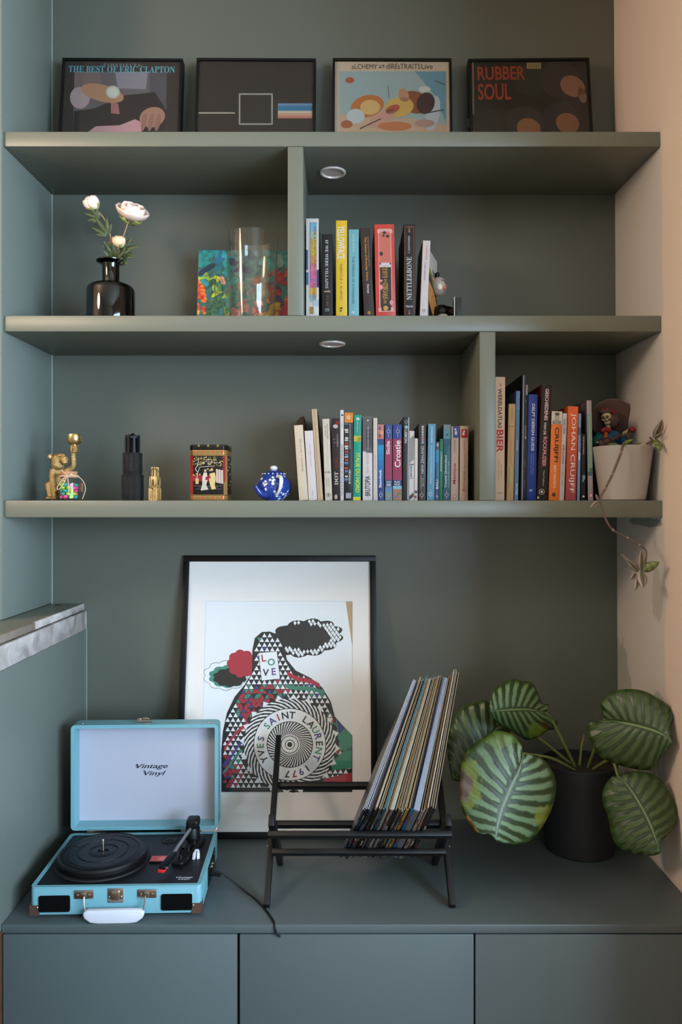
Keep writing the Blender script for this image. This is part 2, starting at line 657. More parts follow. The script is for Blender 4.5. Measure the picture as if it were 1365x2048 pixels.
DV1 = divider(575.5, 607, SHELF_Z2, SHELF_Z1 - .0356, 'sage green upright board between the clear glass vase and the novels')
DV2 = divider(960, 992, SHELF_Z3, SHELF_Z2 - .038, 'sage green upright board between the travel guides and the football books')

# small recessed downlights, switched off
RING = mat('brushed_nickel', (222, 214, 206), rough=.35, metal=.15)
LENS = mat('frosted_lens', (214, 200, 196), rough=.5, spec=.4)
for (px, py, zs, lab) in ((666, 344, SHELF_Z1 - .0356 + .0045, 'round recessed downlight under the highest shelf'),
                          (665, 687, SHELF_Z2 - .038 + .0014, 'round recessed downlight under the second shelf')):
    d = (zs - ZC) * FPX / (HY - py)
    dl = thing('recessed_downlight', lab, 'downlight', ((px - CX) * d / FPX, d - CAM_D, zs), group='shelf downlights')
    MB().lathe([(.026, -.0015), (.027, -.004), (.031, -.0045), (.0335, -.003), (.0335, .002), (.026, .002)], (0, 0, 0), 40, closed=True).build('trim_ring', RING, dl)
    MB().lathe([(0, -.0012), (.0262, -.0012), (.0262, .001), (0, .001)], (0, 0, 0), 32).build('lens', LENS, dl)

# ------------------------------------------------------------------ worktop and cabinet
CAB = mat('grey_green_cabinet_paint', (73, 81, 82), rough=.42, var=.03, vscale=4, bump=.05, bscale=50)
wt = MB().box(-.7065, XR - .001, CT_Y, -.001, CT_Z - .0187, CT_Z).build('worktop', CAB, None, bevel=.0025)
tag(wt, 'grey green painted worktop over the cupboard doors', 'worktop')
cab = thing('base_cabinet', 'grey green built-in cabinet with three flush doors', 'cabinet', (0, -.3, 0))
MB().box(-.704, XR - .002, CT_Y + .026, -.002, .0, CT_Z - .0189).build('carcass', mat('dark_carcass', (30, 34, 34), rough=.7), cab, world=True)
for (a, b) in ((5.5, 474.5), (479.5, 948.5), (951.5, 1416)):
    x0, x1 = (a - CX) * 1.574 / FPX, min((b - CX) * 1.574 / FPX, XR - .003)
    MB().box(x0, x1, CT_Y + .003, CT_Y + .022, .09, CT_Z - .0222).build('door', CAB, cab, bevel=.002, world=True)
MB().box(-.70, XR - .003, CT_Y + .05, CT_Y + .06, -.018, .085).build('plinth', CAB, cab, world=True)
sp_ = MB().box(-1.6, -.7075, CT_Y + .01, CT_Y + .03, -.02, .60)
struct('trim_2', sp_, mat('raw_wood_edge', (92, 66, 46), rough=.8, var=.3, vscale=50), label='bare brown wood edge left of the cabinet')

# ------------------------------------------------------------------ framed print leaning on the wall
PAPER = mat('white_mat_board', (226, 217, 214), rough=.8, var=.01)
PANE = glass_mat('picture_glass', (.97, .98, .98), refl=.5, rough=.03, ior=1.45)
FR_H, FR_W = .742, .5324
po_loc, po_rot = (-.170, -.128, CT_Z), (-math.asin(.118 / FR_H), 0, 0)
poster = thing('framed_print', 'large black framed colourful mosaic print leaning on the wall behind the record rack', 'framed print', po_loc, po_rot)
fb = .0165


def frame_bars(root, w, h, b, dep, m, bev=.001):
    for (x0, x1, z0, z1) in ((-w / 2, w / 2, 0, b), (-w / 2, w / 2, h - b, h), (-w / 2, -w / 2 + b, b + .0002, h - b - .0002), (w / 2 - b, w / 2, b + .0002, h - b - .0002)):
        MB().box(x0, x1, 0, dep, z0, z1).build('frame_bar', m, root, bevel=bev)


frame_bars(poster, FR_W, FR_H, fb, .022, BLACK)
MB().box(-FR_W / 2 + .004, FR_W / 2 - .004, .012, .02, .004, FR_H - .004).build('backing', mat('hardboard', (110, 84, 60), rough=.8), poster)
pf = plane_px(V(*po_loc) + V(0, .009, 0), po_rot)
# mount with an opening
ax0, az1 = pf(412, 1201)
ax1, az0 = pf(705.5, 1201)[0], pf(560, 1584)[1]
mt = MB()
X0, X1, Z0, Z1 = -FR_W / 2 + fb - .002, FR_W / 2 - fb + .002, fb - .002, FR_H - fb + .002
for q in ((X0, ax0, Z0, Z1), (ax1, X1, Z0, Z1), (ax0, ax1, Z0, az0), (ax0, ax1, az1, Z1)):
    mt.box(q[0], q[1], .0078, .0092, q[2], q[3])
mt.build('mount', PAPER, poster, smooth=False)
MB().box(X0, X1, .0035, .0045, Z0, Z1).build('glass_pane', PANE, poster, smooth=False)

# the print: an abstract mosaic mound, a striped disc and scalloped shapes
K, WH, RD, GN, BL, PU = (34, 31, 33), (222, 221, 224), (160, 44, 58), (62, 128, 108), (58, 62, 122), (98, 64, 130)
art = MB()
AY = .0105
art.rect(ax0 - .003, ax1 + .003, az0 - .003, az1 + .003, (219, 219, 223), 0, AY)
S = lambda px, py: pf(px, py)
kx = (ax1 - ax0) / 293.5


def spoly(pts, col, lay):
    art.flat([S(*p) for p in pts], col, lay, AY)


def scallop(cx, cy, rx, ry, n, rot=0, amp=.11):
    out = []
    N_ = n * 7
    for k in range(N_):
        a = 2 * PI * k / N_
        q = 1 - amp + amp * 1.1 * abs(math.sin(a * n / 2))
        x, y = rx * q * math.cos(a), ry * q * math.sin(a)
        out.append((cx + x * math.cos(rot) - y * math.sin(rot), cy + x * math.sin(rot) + y * math.cos(rot)))
    return out


def inside(p, poly):
    c = False
    for i in range(len(poly)):
        a, b = poly[i], poly[i - 1]
        if (a[1] > p[1]) != (b[1] > p[1]) and p[0] < (b[0] - a[0]) * (p[1] - a[1]) / (b[1] - a[1]) + a[0]: c = not c
    return c


# brown corner of paper
spoly([(692, 1202), (705, 1202), (705, 1292)], (176, 142, 106), 1)
# dark scalloped shape with a chequered rim, upper right
c1 = scallop(612, 1275, 76, 38, 12, -.12)
spoly(c1, K, 1)
for i in range(-14, 15):
    for j in range(-8, 9):
        x, y = 612 + i * 7.2 + (j % 2) * 3.6, 1275 + j * 5.4 - i * .8
        if inside((x, y), c1) and inside((x + 3, y), c1) and inside((x - 3, y), c1) and inside((x, y + 4), c1) and inside((x, y - 4), c1):
            q = ((x - 606) / 62) ** 2 + ((y - 1272) / 30) ** 2
            if q > .75 and x > 560: spoly([(x - 3, y), (x, y - 4.4), (x + 3, y), (x, y + 4.4)], WH, 2)
# left: outlined, green, black and red scallops
spoly(scallop(452, 1350, 46, 30, 10), K, 1)
spoly(scallop(452, 1350, 45, 29, 10), (221, 220, 223), 2)
spoly(scallop(456, 1352, 39, 23, 10), GN, 3)
spoly(scallop(460, 1354, 34, 19, 10), K, 4)
spoly(scallop(484, 1326, 30, 28, 9), RD, 5)
# the mosaic mound
mound = [(443, 1583), (443, 1500), (446, 1462), (454, 1425), (470, 1392), (490, 1368), (504, 1345), (505, 1300), (510, 1275), (524, 1263), (540, 1262),
         (556, 1268), (568, 1285), (574, 1318), (592, 1340), (622, 1355), (645, 1374), (662, 1402), (670, 1432), (688, 1452), (705, 1470), (705, 1583)]
spoly(mound, K, 6)
rs = random.Random(11)
st = 10.5
for i in range(-2, 32):
    for j in range(-2, 36):
        x, y = 440 + i * st + (j % 2) * st / 2, 1255 + j * 9.4
        band = math.sin(x * .031 + y * .021) + math.sin(y * .037 - x * .012)
        for up in (0, 1):
            if up: t = [(x - st / 2, y + 9.4), (x + st / 2, y + 9.4), (x, y)]
            else: t = [(x - st / 2, y), (x + st / 2, y), (x, y + 9.4)]
            if not up: t = [(p[0] + st / 2, p[1]) for p in t]
            g = (sum(p[0] for p in t) / 3, sum(p[1] for p in t) / 3)
            if not all(inside(p, mound) for p in t): continue
            if up: col = WH if band < .9 else rs.choice((RD, RD, GN, BL))
            else:
                if band > .55: col = rs.choice((RD, K, GN, RD))
                elif band < -1.0: col = rs.choice((BL, GN, K))
                else: continue
            s_ = .86
            spoly([(g[0] + (p[0] - g[0]) * s_, g[1] + (p[1] - g[1]) * s_) for p in t], col, 7)
# wide wavy bands across the mound
for (x0, y0, x1, y1, w, col, ph) in ((575, 1345, 640, 1372, 9, RD, 0), (570, 1368, 650, 1385, 8, GN, .6), (530, 1398, 578, 1408, 8, RD, 1), (448, 1495, 500, 1438, 8, RD, 2), (446, 1530, 490, 1478, 8, BL, 0), (446, 1542, 492, 1492, 6, GN, 1)):
    top, bot = [], []
    for k in range(13):
        t = k / 12
        x, y = x0 + (x1 - x0) * t, y0 + (y1 - y0) * t + 3 * math.sin(t * 6 + ph)
        top.append((x, y - w / 2))
        bot.append((x, y + w / 2))
    spoly(top + bot[::-1], col, 8)
spoly([(672, 1436), (704, 1470), (704, 1500), (680, 1500)], GN, 8)
spoly([(674, 1438), (690, 1455), (678, 1468)], BL, 9)
spoly([(650, 1556), (704, 1544), (704, 1568), (640, 1568)], RD, 8)
spoly([(664, 1518), (704, 1490), (704, 1535), (660, 1540)], GN, 8)
# striped swirl disc
dc = (580, 1488)
DR = 92
spoly([(dc[0] + DR * 1.0 * math.cos(2 * PI * k / 60), dc[1] + DR * 1.0 * math.sin(2 * PI * k / 60)) for k in range(60)], WH, 10)
for k in range(44):
    a0 = 2 * PI * k / 44
    L1, L2 = [], []
    for i in range(9):
        r = 20 + (DR - 20) * i / 8
        sw = .55 * math.sin(i / 8 * 3.0) - .2
        L1.append((dc[0] + r * math.cos(a0 + sw), dc[1] + r * math.sin(a0 + sw)))
        L2.append((dc[0] + r * math.cos(a0 + sw + PI / 44 * 1.05), dc[1] + r * math.sin(a0 + sw + PI / 44 * 1.05)))
    for i in range(8): spoly([L1[i], L1[i + 1], L2[i + 1], L2[i]], K, 11)
for k in range(40):  # toothed rim
    a0, a1 = 2 * PI * k / 40, 2 * PI * (k + 1) / 40
    am = (a0 + a1) / 2
    spoly([(dc[0] + DR * math.cos(a0), dc[1] + DR * math.sin(a0)), (dc[0] + DR * math.cos(a1), dc[1] + DR * math.sin(a1)),
           (dc[0] + (DR + 9) * math.cos(am), dc[1] + (DR + 9) * math.sin(am))], K if k % 2 else WH, 11)
# plain white ring for the lettering, small hub
ring = lambda r0, r1, a0, a1, col, lay: [spoly([(dc[0] + r * math.cos(a0 + (a1 - a0) * t), dc[1] + r * math.sin(a0 + (a1 - a0) * t)) for r, t in
                                                [(r0, i / 40), (r1, i / 40), (r1, (i + 1) / 40), (r0, (i + 1) / 40)]], col, lay) for i in range(40)]
ring(45, 73, 0, 2 * PI, K, 12)
ring(46.5, 71.5, 0, 2 * PI, WH, 13)
for r, col, lay in ((18, K, 12), (16.5, WH, 13), (10, K, 14), (8.5, WH, 15), (5, K, 16)):
    spoly([(dc[0] + r * math.cos(2 * PI * k / 24), dc[1] + r * math.sin(2 * PI * k / 24)) for k in range(24)], col, lay)
# white card
spoly([(517, 1304), (555, 1301), (561, 1357), (523, 1361)], K, 12)
spoly([(518, 1305), (554, 1302), (560, 1356), (524, 1360)], WH, 13)
art.build('print_sheet', PRINT, poster, smooth=False)
let = MB()


def px_letter(ch, cx, cy, h, rot, col):
    vs, fs, asp = text_mesh(ch, 'b')
    w = h * asp
    pts = []
    for u, v in vs:
        x, y = (u - .5) * w, -(v - .5) * h
        q = S(cx + x * math.cos(rot) - y * math.sin(rot), cy + x * math.sin(rot) + y * math.cos(rot))
        pts.append((q[0], AY - .0023, q[1]))
    let.add(pts, fs, col)


for ch, x, y, col, r_ in (('L', 528, 1315, RD, -.1), ('O', 543, 1323, GN, 0), ('V', 532, 1344, K, .05), ('E', 548, 1342, PU, -.08)):
    px_letter(ch, x, y, 14, r_, col)
msg = 'YVES SAINT LAURENT 1977'
cs = (K, GN, RD, K, BL)
for i, ch in enumerate(msg):
    if ch == ' ': continue
    a = R(150) + R(305) * i / (len(msg) - 1)
    px_letter(ch, dc[0] + 59 * math.cos(a), dc[1] + 59 * math.sin(a), 14, a + PI / 2, cs[(i * 3 + i // 5) % 5])
let.build('lettering', PRINT, poster, smooth=False)

# ------------------------------------------------------------------ portable record player
TT_L = (-.4755, -.505, CT_Z)
tt = thing('record_player', 'pale blue suitcase record player standing open on the worktop', 'record player', TT_L, (0, 0, R(1.6)))
BLUE = mat('pale_blue_leatherette', (104, 152, 163), rough=.42, var=.03, vscale=90, bump=.12, bscale=900)
BLK = mat('black_plastic', (9, 9, 11), rough=.45, var=.06, spec=.3)
SATIN = mat('satin_black', (10, 11, 15), rough=.45, var=.05, spec=.3)
CHROME = mat('warm_chrome', (186, 176, 168), rough=.22, metal=1)
IVORY = mat('white_plastic', (190, 188, 196), rough=.4)
hw, dp, zb, zt_ = .179, .262, .009, .068


def rrect(x0, x1, y0, y1, r, n=4):
    pts = []
    for cx, cy, a in ((x1 - r, y0 + r, -90), (x1 - r, y1 - r, 0), (x0 + r, y1 - r, 90), (x0 + r, y0 + r, 180)):
        for k in range(n + 1):
            t = R(a + 90 * k / n)
            pts.append((cx + r * math.cos(t), cy + r * math.sin(t)))
    return pts


MB().prismz(rrect(-hw, hw, 0, dp, .01), zb, zt_ - .004).build('case', BLUE, tt, bevel=.002)
rim = MB()
o_, i_ = rrect(-hw, hw, 0, dp, .01), rrect(-hw + .0085, hw - .0085, .0085, dp - .0085, .004)
n_ = len(o_)
rim.add([(x, y, zt_ - .0045) for x, y in o_] + [(x, y, zt_) for x, y in o_] + [(x, y, zt_) for x, y in i_] + [(x, y, zt_ - .0045) for x, y in i_],
        [(k + a * n_, (k + 1) % n_ + a * n_, (k + 1) % n_ + (a + 1) % 4 * n_, k + (a + 1) % 4 * n_) for a in range(4) for k in range(n_)])
rim.build('case_rim', BLUE, tt)
MB().box(-hw + .0088, hw - .0088, .0088, dp - .0088, zt_ - .004, zt_ - .0015).build('deck', SATIN, tt)
DZ = zt_ - .0015
# platter
ptc = (-.062, .124)
pl_ = MB().lathe([(r * .94, z) for r, z in [(0, .004), (.095, .004), (.105, .008), (.1055, .016), (.1025, .020), (.099, .0185), (.096, .0185), (.092, .0205), (.086, .0205), (.085, .0195),
                  (.083, .0195), (.082, .0205), (.062, .0205), (.061, .019), (.058, .019), (.057, .0205), (.036, .0205), (.0345, .019), (.032, .019), (.031, .0195),
                  (.013, .0195), (.012, .017), (0, .017)]], (ptc[0], ptc[1], DZ), 64)
plo = pl_.build('platter', BLK, tt)
MB().lathe([(0, .002), (.103, .002), (.105, .0), (.105, -.001), (0, -.001)], (ptc[0], ptc[1], DZ + .001), 48).build('platter_well', mat('well_black', (10, 10, 12), rough=.6), tt)
for k in range(5):
    a = 2 * PI * k / 5 + .3
    MB().bar((ptc[0] + .060 * math.cos(a), ptc[1] + .060 * math.sin(a), DZ + .0208), (ptc[0] + .0755 * math.cos(a), ptc[1] + .0755 * math.sin(a), DZ + .0208), .0022, .0008).build('platter_notch', mat('well_black'), plo)
MB().lathe([(0, .030), (.0026, .0295), (.0033, .027), (.0033, .0), (0, .0)], (ptc[0], ptc[1], DZ + .0165), 14).build('spindle', CHROME, tt)
# adapter well and pink notice
aw = MB().lathe([(0, .001), (.017, .001), (.0185, .0016), (.0195, .0008), (.0195, -.001), (0, -.001)], (.070, .238 - .02, DZ), 28).build('adapter_well', BLK, tt)
MB().lathe([(0, .0014), (.010, .0014), (.010, .001), (0, .001)], (.070, .212, DZ), 20).build('adapter_hole', mat('hole_black'), aw)
MB().box(.047, .088, .104, .130, DZ, DZ + .004).build('switch_plate', BLK, tt)
nt_ = MB().box(.048, .087, .1045, .1295, DZ + .004, DZ + .0046, (196, 92, 92)).build('warning_sticker', PRINT, tt, smooth=False)
nl = MB()
for r_ in range(4): nl.box(.064 + .004 * (r_ % 2), .083, .108 + r_ * .0045, .1092 + r_ * .0045, DZ + .0046, DZ + .0048, (222, 150, 146))
nl.build('sticker_print', PRINT, nt_, smooth=False)
# tonearm bed, pivot, arm, headshell, stylus, rest
ta = MB()
ta.prismz([(.098, .09), (.124, .086), (.131, .10), (.156, .21), (.152, .232), (.122, .236), (.116, .21)], DZ, DZ + .009)
ta.build('tonearm_bed', BLK, tt, bevel=.003)
MB().lathe([(0, .03), (.014, .03), (.017, .026), (.018, .0), (0, .0)], (.126, .212, DZ + .008), 24).build('tonearm_pivot', BLK, tt)
pv = MB().box(.112, .142, .196, .232, DZ + .034, DZ + .056).build('pivot_housing', BLK, tt, bevel=.006, seg=3)
MB().tube([(.127, .195, DZ + .044), (.125, .185, DZ + .042)], [.0075, .006], 14).build('arm_collar', BLK, tt)
arm = MB().tube([(.125, .187, DZ + .041), (.102, .088, DZ + .026)], .0036, 14).build('tonearm_tube', mat('grey_metal', (140, 136, 140), rough=.3, metal=.6), tt)
hs = MB().bar((.104, .094, DZ + .027), (.088, .038, DZ + .019), .014, .009).build('headshell', BLK, tt, bevel=.002)
MB().bar((.0905, .05, DZ + .0145), (.087, .036, DZ + .0135), .0145, .006).build('stylus', mat('red_plastic', (210, 40, 42), rough=.3), tt, bevel=.001)
MB().tube([(.094, .042, DZ + .021), (.103, .038, DZ + .019)], .0012, 6).build('finger_lift', CHROME, tt)
ar = MB()
ar.box(.112, .126, .118, .130, DZ + .008, DZ + .022).box(.112, .1155, .118, .130, DZ + .022, DZ + .028).box(.1225, .126, .118, .130, DZ + .022, DZ + .028)
ar.build('arm_rest', BLK, tt, bevel=.001)
for (x, y) in ((.136, .176), (.128, .138), (.118, .10)): MB().lathe([(0, .012), (.004, .012), (.0045, .009), (.0045, 0), (0, 0)], (x, y, DZ + .007), 12).build('bed_stud', BLK, tt)
MB().bar((.136, .186, DZ + .012), (.128, .146, DZ + .016), .006, .006).build('lift_lever', BLK, tt, bevel=.001)
cp = MB()
cp.hexa([(.140, .118, DZ), (.146, .116, DZ), (.149, .132, DZ), (.144, .136, DZ), (.141, .122, DZ + .013), (.146, .120, DZ + .013), (.149, .132, DZ + .016), (.145, .136, DZ + .016)])
cp.hexa([(.151, .118, DZ), (.157, .122, DZ), (.156, .134, DZ), (.149, .136, DZ), (.151, .122, DZ + .013), (.156, .126, DZ + .011), (.155, .134, DZ + .014), (.149, .136, DZ + .016)])
cp.box(.144, .153, .131, .137, DZ + .008, DZ + .016)
cp.build('cartridge_clip', IVORY, tt, bevel=.0008)
tx = MB()
tx.text('Vintage', (.120, .032, DZ + .0004), (1, 0, 0), (0, 1, 0), .036, .007, (210, 210, 214), 'bi')
tx.text('Vinyl', (.126, .024, DZ + .0004), (1, 0, 0), (0, 1, 0), .026, .007, (210, 210, 214), 'bi')
tx.build('deck_lettering', PRINT, tt, smooth=False)
# front: speaker grilles, brackets, lock, handle, corners, feet
for sx in (-1, 1):
    g = MB().prism([(x, z) for x, z in rrect(sx * .128 - .0325, sx * .128 + .0325, .016, .050, .004)], -.0025, .001).build('speaker_grille', mat('grille_black', (2, 2, 2), rough=.9, spec=.1), tt)
    br = MB().box(sx * .066 - .02, sx * .066 + .02, -.003, .001, .043, .061).build('handle_bracket', CHROME, tt, bevel=.0012)
    for dx in (-.012, .012): MB().lathe([(0, .0022), (.0022, .0016), (.0032, 0), (0, 0)], (0, 0, 0), 12).build('rivet', CHROME, br).matrix_local = Matrix.Translation((sx * .066 + dx, -.003, .051)) @ Matrix.Rotation(R(90), 4, 'X')
    MB().box(sx * .066 - .005, sx * .066 + .005, -.007, -.003, .046, .057).build('bracket_eye', CHROME, br, bevel=.001)
    MB().tube([(sx * .064, -.008, .05), (sx * .0625, -.012, .036), (sx * .060, -.014, .022)], .0017, 8).build('handle_wire', CHROME, tt)
    cg = MB().prismz([(sx * (hw + .001), -.001), (sx * (hw - .020), -.0012), (sx * (hw - .020), .0), (sx * (hw - .001), .0), (sx * (hw - .001), .02), (sx * (hw + .001), .02)][::int(sx)], .0085, .030)
    cg.build('corner_guard', mat('bronze_metal', (150, 124, 112), rough=.3, metal=.9), tt)
    MB().ball((sx * (hw - .016), -.0012, .026), .0025, 8, 5).build('rivet', CHROME, tt)
    for yy in (.025, .235): MB().lathe([(0, 0), (.009, 0), (.010, .004), (.010, .0095), (0, .0095)], (sx * .155, yy, 0), 16).build('foot', BLK, tt)
lk = MB().box(-.016, .016, -.0025, .001, .034, .064).build('lock_plate', CHROME, tt, bevel=.001)
MB().prism(rrect(-.009, .009, .040, .060, .004), -.007, -.0025).build('lock_hasp', CHROME, lk, bevel=.0008)
for dx in (-.0125, .0125): MB().ball((dx, -.0025, .047), .0022, 8, 5).build('rivet', CHROME, lk)
hd = MB()
hp = [(-.060, .0085), (-.064, .016), (-.062, .023), (-.054, .0265), (.054, .0265), (.062, .023), (.064, .016), (.060, .0085), (.048, -.0), (.03, -.002), (-.03, -.002), (-.048, -.0)]
hd.prism([(x, z + .001) for x, z in hp], -.021, -.008)
hd.build('handle', IVORY, tt, bevel=.004, seg=3)
# right side panel with sockets and the power cord
MB().prismz([(hw - .001, .095), (hw + .0018, .097), (hw + .0018, .205), (hw - .001, .207)], .014, .056).build('side_panel', BLK, tt, bevel=.0012)
for yy in (.135, .15): MB().tube([(hw + .001, yy, .042), (hw + .006, yy, .042)], .004, 12).build('audio_socket', CHROME, tt)
MB().tube([(hw, .19, .046), (hw + .003, .19, .046)], .002, 8).build('rivet', CHROME, tt)
MB().tube([(hw + .001, .115, .036), (hw + .018, .112, .036), (hw + .026, .108, .034)], [.0045, .0045, .003], 10).build('plug', BLK, tt)
# lid, standing upright
LY, LZ0, LZ1, LD = dp + .001, .0735, .332, .044
lid_r = rrect(-hw - .001, hw + .001, LZ0, LZ1, .010)
lid_i = rrect(-hw + .0075, hw - .0075, LZ0 + .0085, LZ1 - .0085, .003)
ld = MB()
A_ = [(x, LY, z) for x, z in lid_i]
B_ = [(x, LY, z) for x, z in lid_r]
C_ = [(x, LY + LD, z) for x, z in lid_r]
D_ = [(x, LY + LD - .004, z) for x, z in lid_i]
nn = len(lid_r)
ld.add(D_ + A_ + B_ + C_, [(a * nn + k, a * nn + (k + 1) % nn, (a + 1) * nn + (k + 1) % nn, (a + 1) * nn + k) for a in range(3) for k in range(nn)] + [tuple(3 * nn + k for k in range(nn))] )
lido = ld.build('lid', BLUE, tt)
MB().box(-hw + .0076, hw - .0076, LY + LD - .0045, LY + LD - .0035, LZ0 + .0086, LZ1 - .0086).build('lid_lining', mat('pale_lining', (164, 163, 176), rough=.7, var=.015), lido, smooth=False)
tv = MB()
tv.text('Vintage', (-.029, LY + LD - .0048, .208), (1, 0, 0), (0, 0, 1), .078, .0145, (24, 22, 40), 'bi')
tv.text('Vinyl', (-.010, LY + LD - .0048, .190), (1, 0, 0), (0, 0, 1), .054, .0145, (24, 22, 40), 'bi')
for (x, z, w) in ((-.032, .2105, .006), (-.013, .1955, .006)):
    for k in range(3): tv.flat([(x + k * .002, z + .011), (x + k * .002 + .001, z + .011), (x + k * .002 + .003, z + .002), (x + k * .002 + .002, z + .002)], (60, 58, 76), 0, LY + LD - .0048)
tv.build('lid_lettering', PRINT, lido, smooth=False)
lt = MB()
lt.box(-.021, .013, LY + .004, LY + .02, LZ1, LZ1 + .003).box(-.018, .010, LY + .006, LY + .009, LZ1 + .003, LZ1 + .014)
lt.hexa([(-.019, LY + .004, LZ1 + .003), (.011, LY + .004, LZ1 + .003), (.011, LY + .012, LZ1 + .003), (-.019, LY + .012, LZ1 + .003),
         (-.015, LY - .004, LZ1 + .010), (.016, LY - .004, LZ1 + .010), (.016, LY + .0, LZ1 + .013), (-.015, LY + .0, LZ1 + .013)])
lt.tube([(-.008, LY + .006, LZ1 + .011), (-.004, LY + .004, LZ1 + .017), (.004, LY + .004, LZ1 + .017), (.008, LY + .006, LZ1 + .011)], .001, 6)
lt.build('lid_catch', CHROME, lido, bevel=.0006)
for sx in (-1, 1):
    MB().ball((sx * .155, LY + .012, LZ1 + .0005), .0025, 8, 5).build('rivet', CHROME, lido)
    MB().box(sx * .12 - .02, sx * .12 + .02, dp - .004, dp + .006, .060, .076).build('hinge', CHROME, tt, bevel=.001)
MB().tube([(hw - .004, dp - .006, .069), (hw + .001, LY + .01, .09), (hw + .002, LY + .012, .106)], .0012, 6).build('lid_stay', CHROME, tt)
# power cord: leaves the plug, crosses the worktop and slips over its front edge
inv = Matrix.Rotation(-R(1.6), 4, 'Z')
cw = [W(425, 1744, -.395), W(445, 1748, -.395), (-.215, -.402, CT_Z + .004), (-.19, -.43, CT_Z + .0022), (-.168, -.465, CT_Z + .0022), (-.150, -.500, CT_Z + .0022), (-.1405, -.523, CT_Z + .0026),
      (-.1375, -.5315, CT_Z - .004), (-.135, -.532, CT_Z - .014), (-.131, -.5322, CT_Z - .0205), (-.126, -.5322, CT_Z - .023)]
cpts = [inv @ (Vector(p) - V(*TT_L)) for p in cw]
MB().tube(cpts, .0021, 8, smooth_pts=5).build('power_cord', BLK, tt)

# ------------------------------------------------------------------ record rack
RX0, RX1 = -.161, .241
rk = thing('record_rack', 'black wooden cross-legged record rack holding a leaning row of records', 'record rack', ((RX0 + RX1) / 2, -.36, CT_Z))
RB = mat('black_stained_wood', (8, 7, 9), rough=.45, var=.12, vscale=30, spec=.3)


def DZp(d, z): return (d - CAM_D, z)


for sx, xx in ((-1, RX0), (1, RX1)):
    off = .0075
    # bar rising to the back (outside) and bar rising to the front (inside)
    (y0, z0), (y1, z1) = DZp(1.632, CT_Z + .004), DZp(1.952, CT_Z + .004 + .268)
    MB().bar((xx, y0, z0), (xx, y1, z1), .013, .024, (0, -1, 1)).build('leg', RB, rk, bevel=.0012, world=True)
    (y0, z0), (y1, z1) = DZp(1.841, CT_Z + .004), DZp(1.601, CT_Z + .205)
    xi = xx - sx * .0135
    MB().bar((xi, y0, z0), (xi, y1, z1), .013, .024, (0, 1, 1)).build('leg', RB, rk, bevel=.0012, world=True)
    ccy = MB().tube([(xx + sx * .0066, -.3635, .706), (xx + sx * .0085, -.3635, .706)], .004, 12).build('bolt', CHROME, rk, world=True)
xa, xb = RX0 - .002, RX1 + .002
for (d, z, nm) in ((1.598, .793, 'front_rail'), (1.684, .7165, 'front_rail'), (1.858, .800, 'back_rail'), (1.782, .737, 'back_rail')):
    front = nm == 'front_rail'
    up = (0, 1, 1) if front else (0, -1, 1)
    (y, z) = DZp(d, z)
    MB().bar((xa + .009, y, z), (xb - .009, y, z), .012 if not front else .011, .021, up if not front else (0, 1, -.84)).build(nm, RB, rk, bevel=.0012, world=True)

# records: every sleeve stands cornerwise in the rack, all leaning to the right
SLV = mat('worn_card_sleeve', None, rough=.65, var=.15, vscale=60, gain=.62, spec=.25)
AL = R(41)
S_ = .312
rr = random.Random(5)
cream = [(196, 172, 142), (186, 160, 128), (206, 184, 154), (170, 146, 120), (178, 150, 112), (212, 196, 172), (160, 132, 104)]
spine = [(34, 30, 30), (60, 52, 48), (28, 34, 48), (150, 138, 124), (48, 42, 40), (96, 84, 74), (120, 100, 84), (24, 24, 26), (172, 160, 146), (70, 40, 36)]
specials = {0: ('glossy', (30, 30, 36), (26, 26, 30), 'record in a clear plastic cover, leftmost of the leaning records'),
            1: ('black', (20, 20, 24), (24, 24, 28), 'black record sleeve just inside the clear plastic cover'),
            2: ('white', (196, 198, 214), (44, 44, 56), 'white-edged record sleeve near the left end of the record row'),
            3: ('navy', (44, 50, 92), (30, 34, 60), 'navy blue record sleeve near the left end of the record row'),
            4: ('black', (24, 22, 26), (120, 110, 100), 'black-edged record sleeve beside the navy blue one'),
            12: ('blue', (70, 150, 182), (60, 150, 190), 'record sleeve with a bright blue edge amid the tan sleeves'),
            24: ('teal', (96, 164, 178), (40, 120, 160), 'record sleeve with a pale teal edge right of the middle of the row'),
            27: ('yellow', (214, 196, 120), (190, 150, 60), 'record sleeve with a yellow edge right of the middle of the row'),
            30: ('navy', (40, 50, 80), (40, 110, 150), 'dark blue record sleeve against the thick grey box set'),
            31: ('grey', (142, 146, 160), (122, 120, 128), 'thick grey record box set in the leaning row'),
            32: ('black', (22, 20, 20), (26, 24, 24), 'black record sleeve just right of the thick grey box set')}
NS = 40
o1 = 'first second third fourth fifth sixth seventh eighth ninth tenth eleventh twelfth thirteenth fourteenth fifteenth sixteenth seventeenth eighteenth nineteenth twentieth'.split()
ORD = [''] + o1 + ['twenty-' + q for q in o1[:9]] + ['thirtieth', 'thirty-first']
th = []
for i in range(NS):
    t = .002 + rr.random() ** 2 * .0038
    if i == 31: t = .0135
    if i in (0, 1): t = .004
    th.append(t)
tot = sum(th) + NS * .0004
xB0, xB1 = -.004, .1655
k_ = (xB1 - xB0) / tot
acc = 0
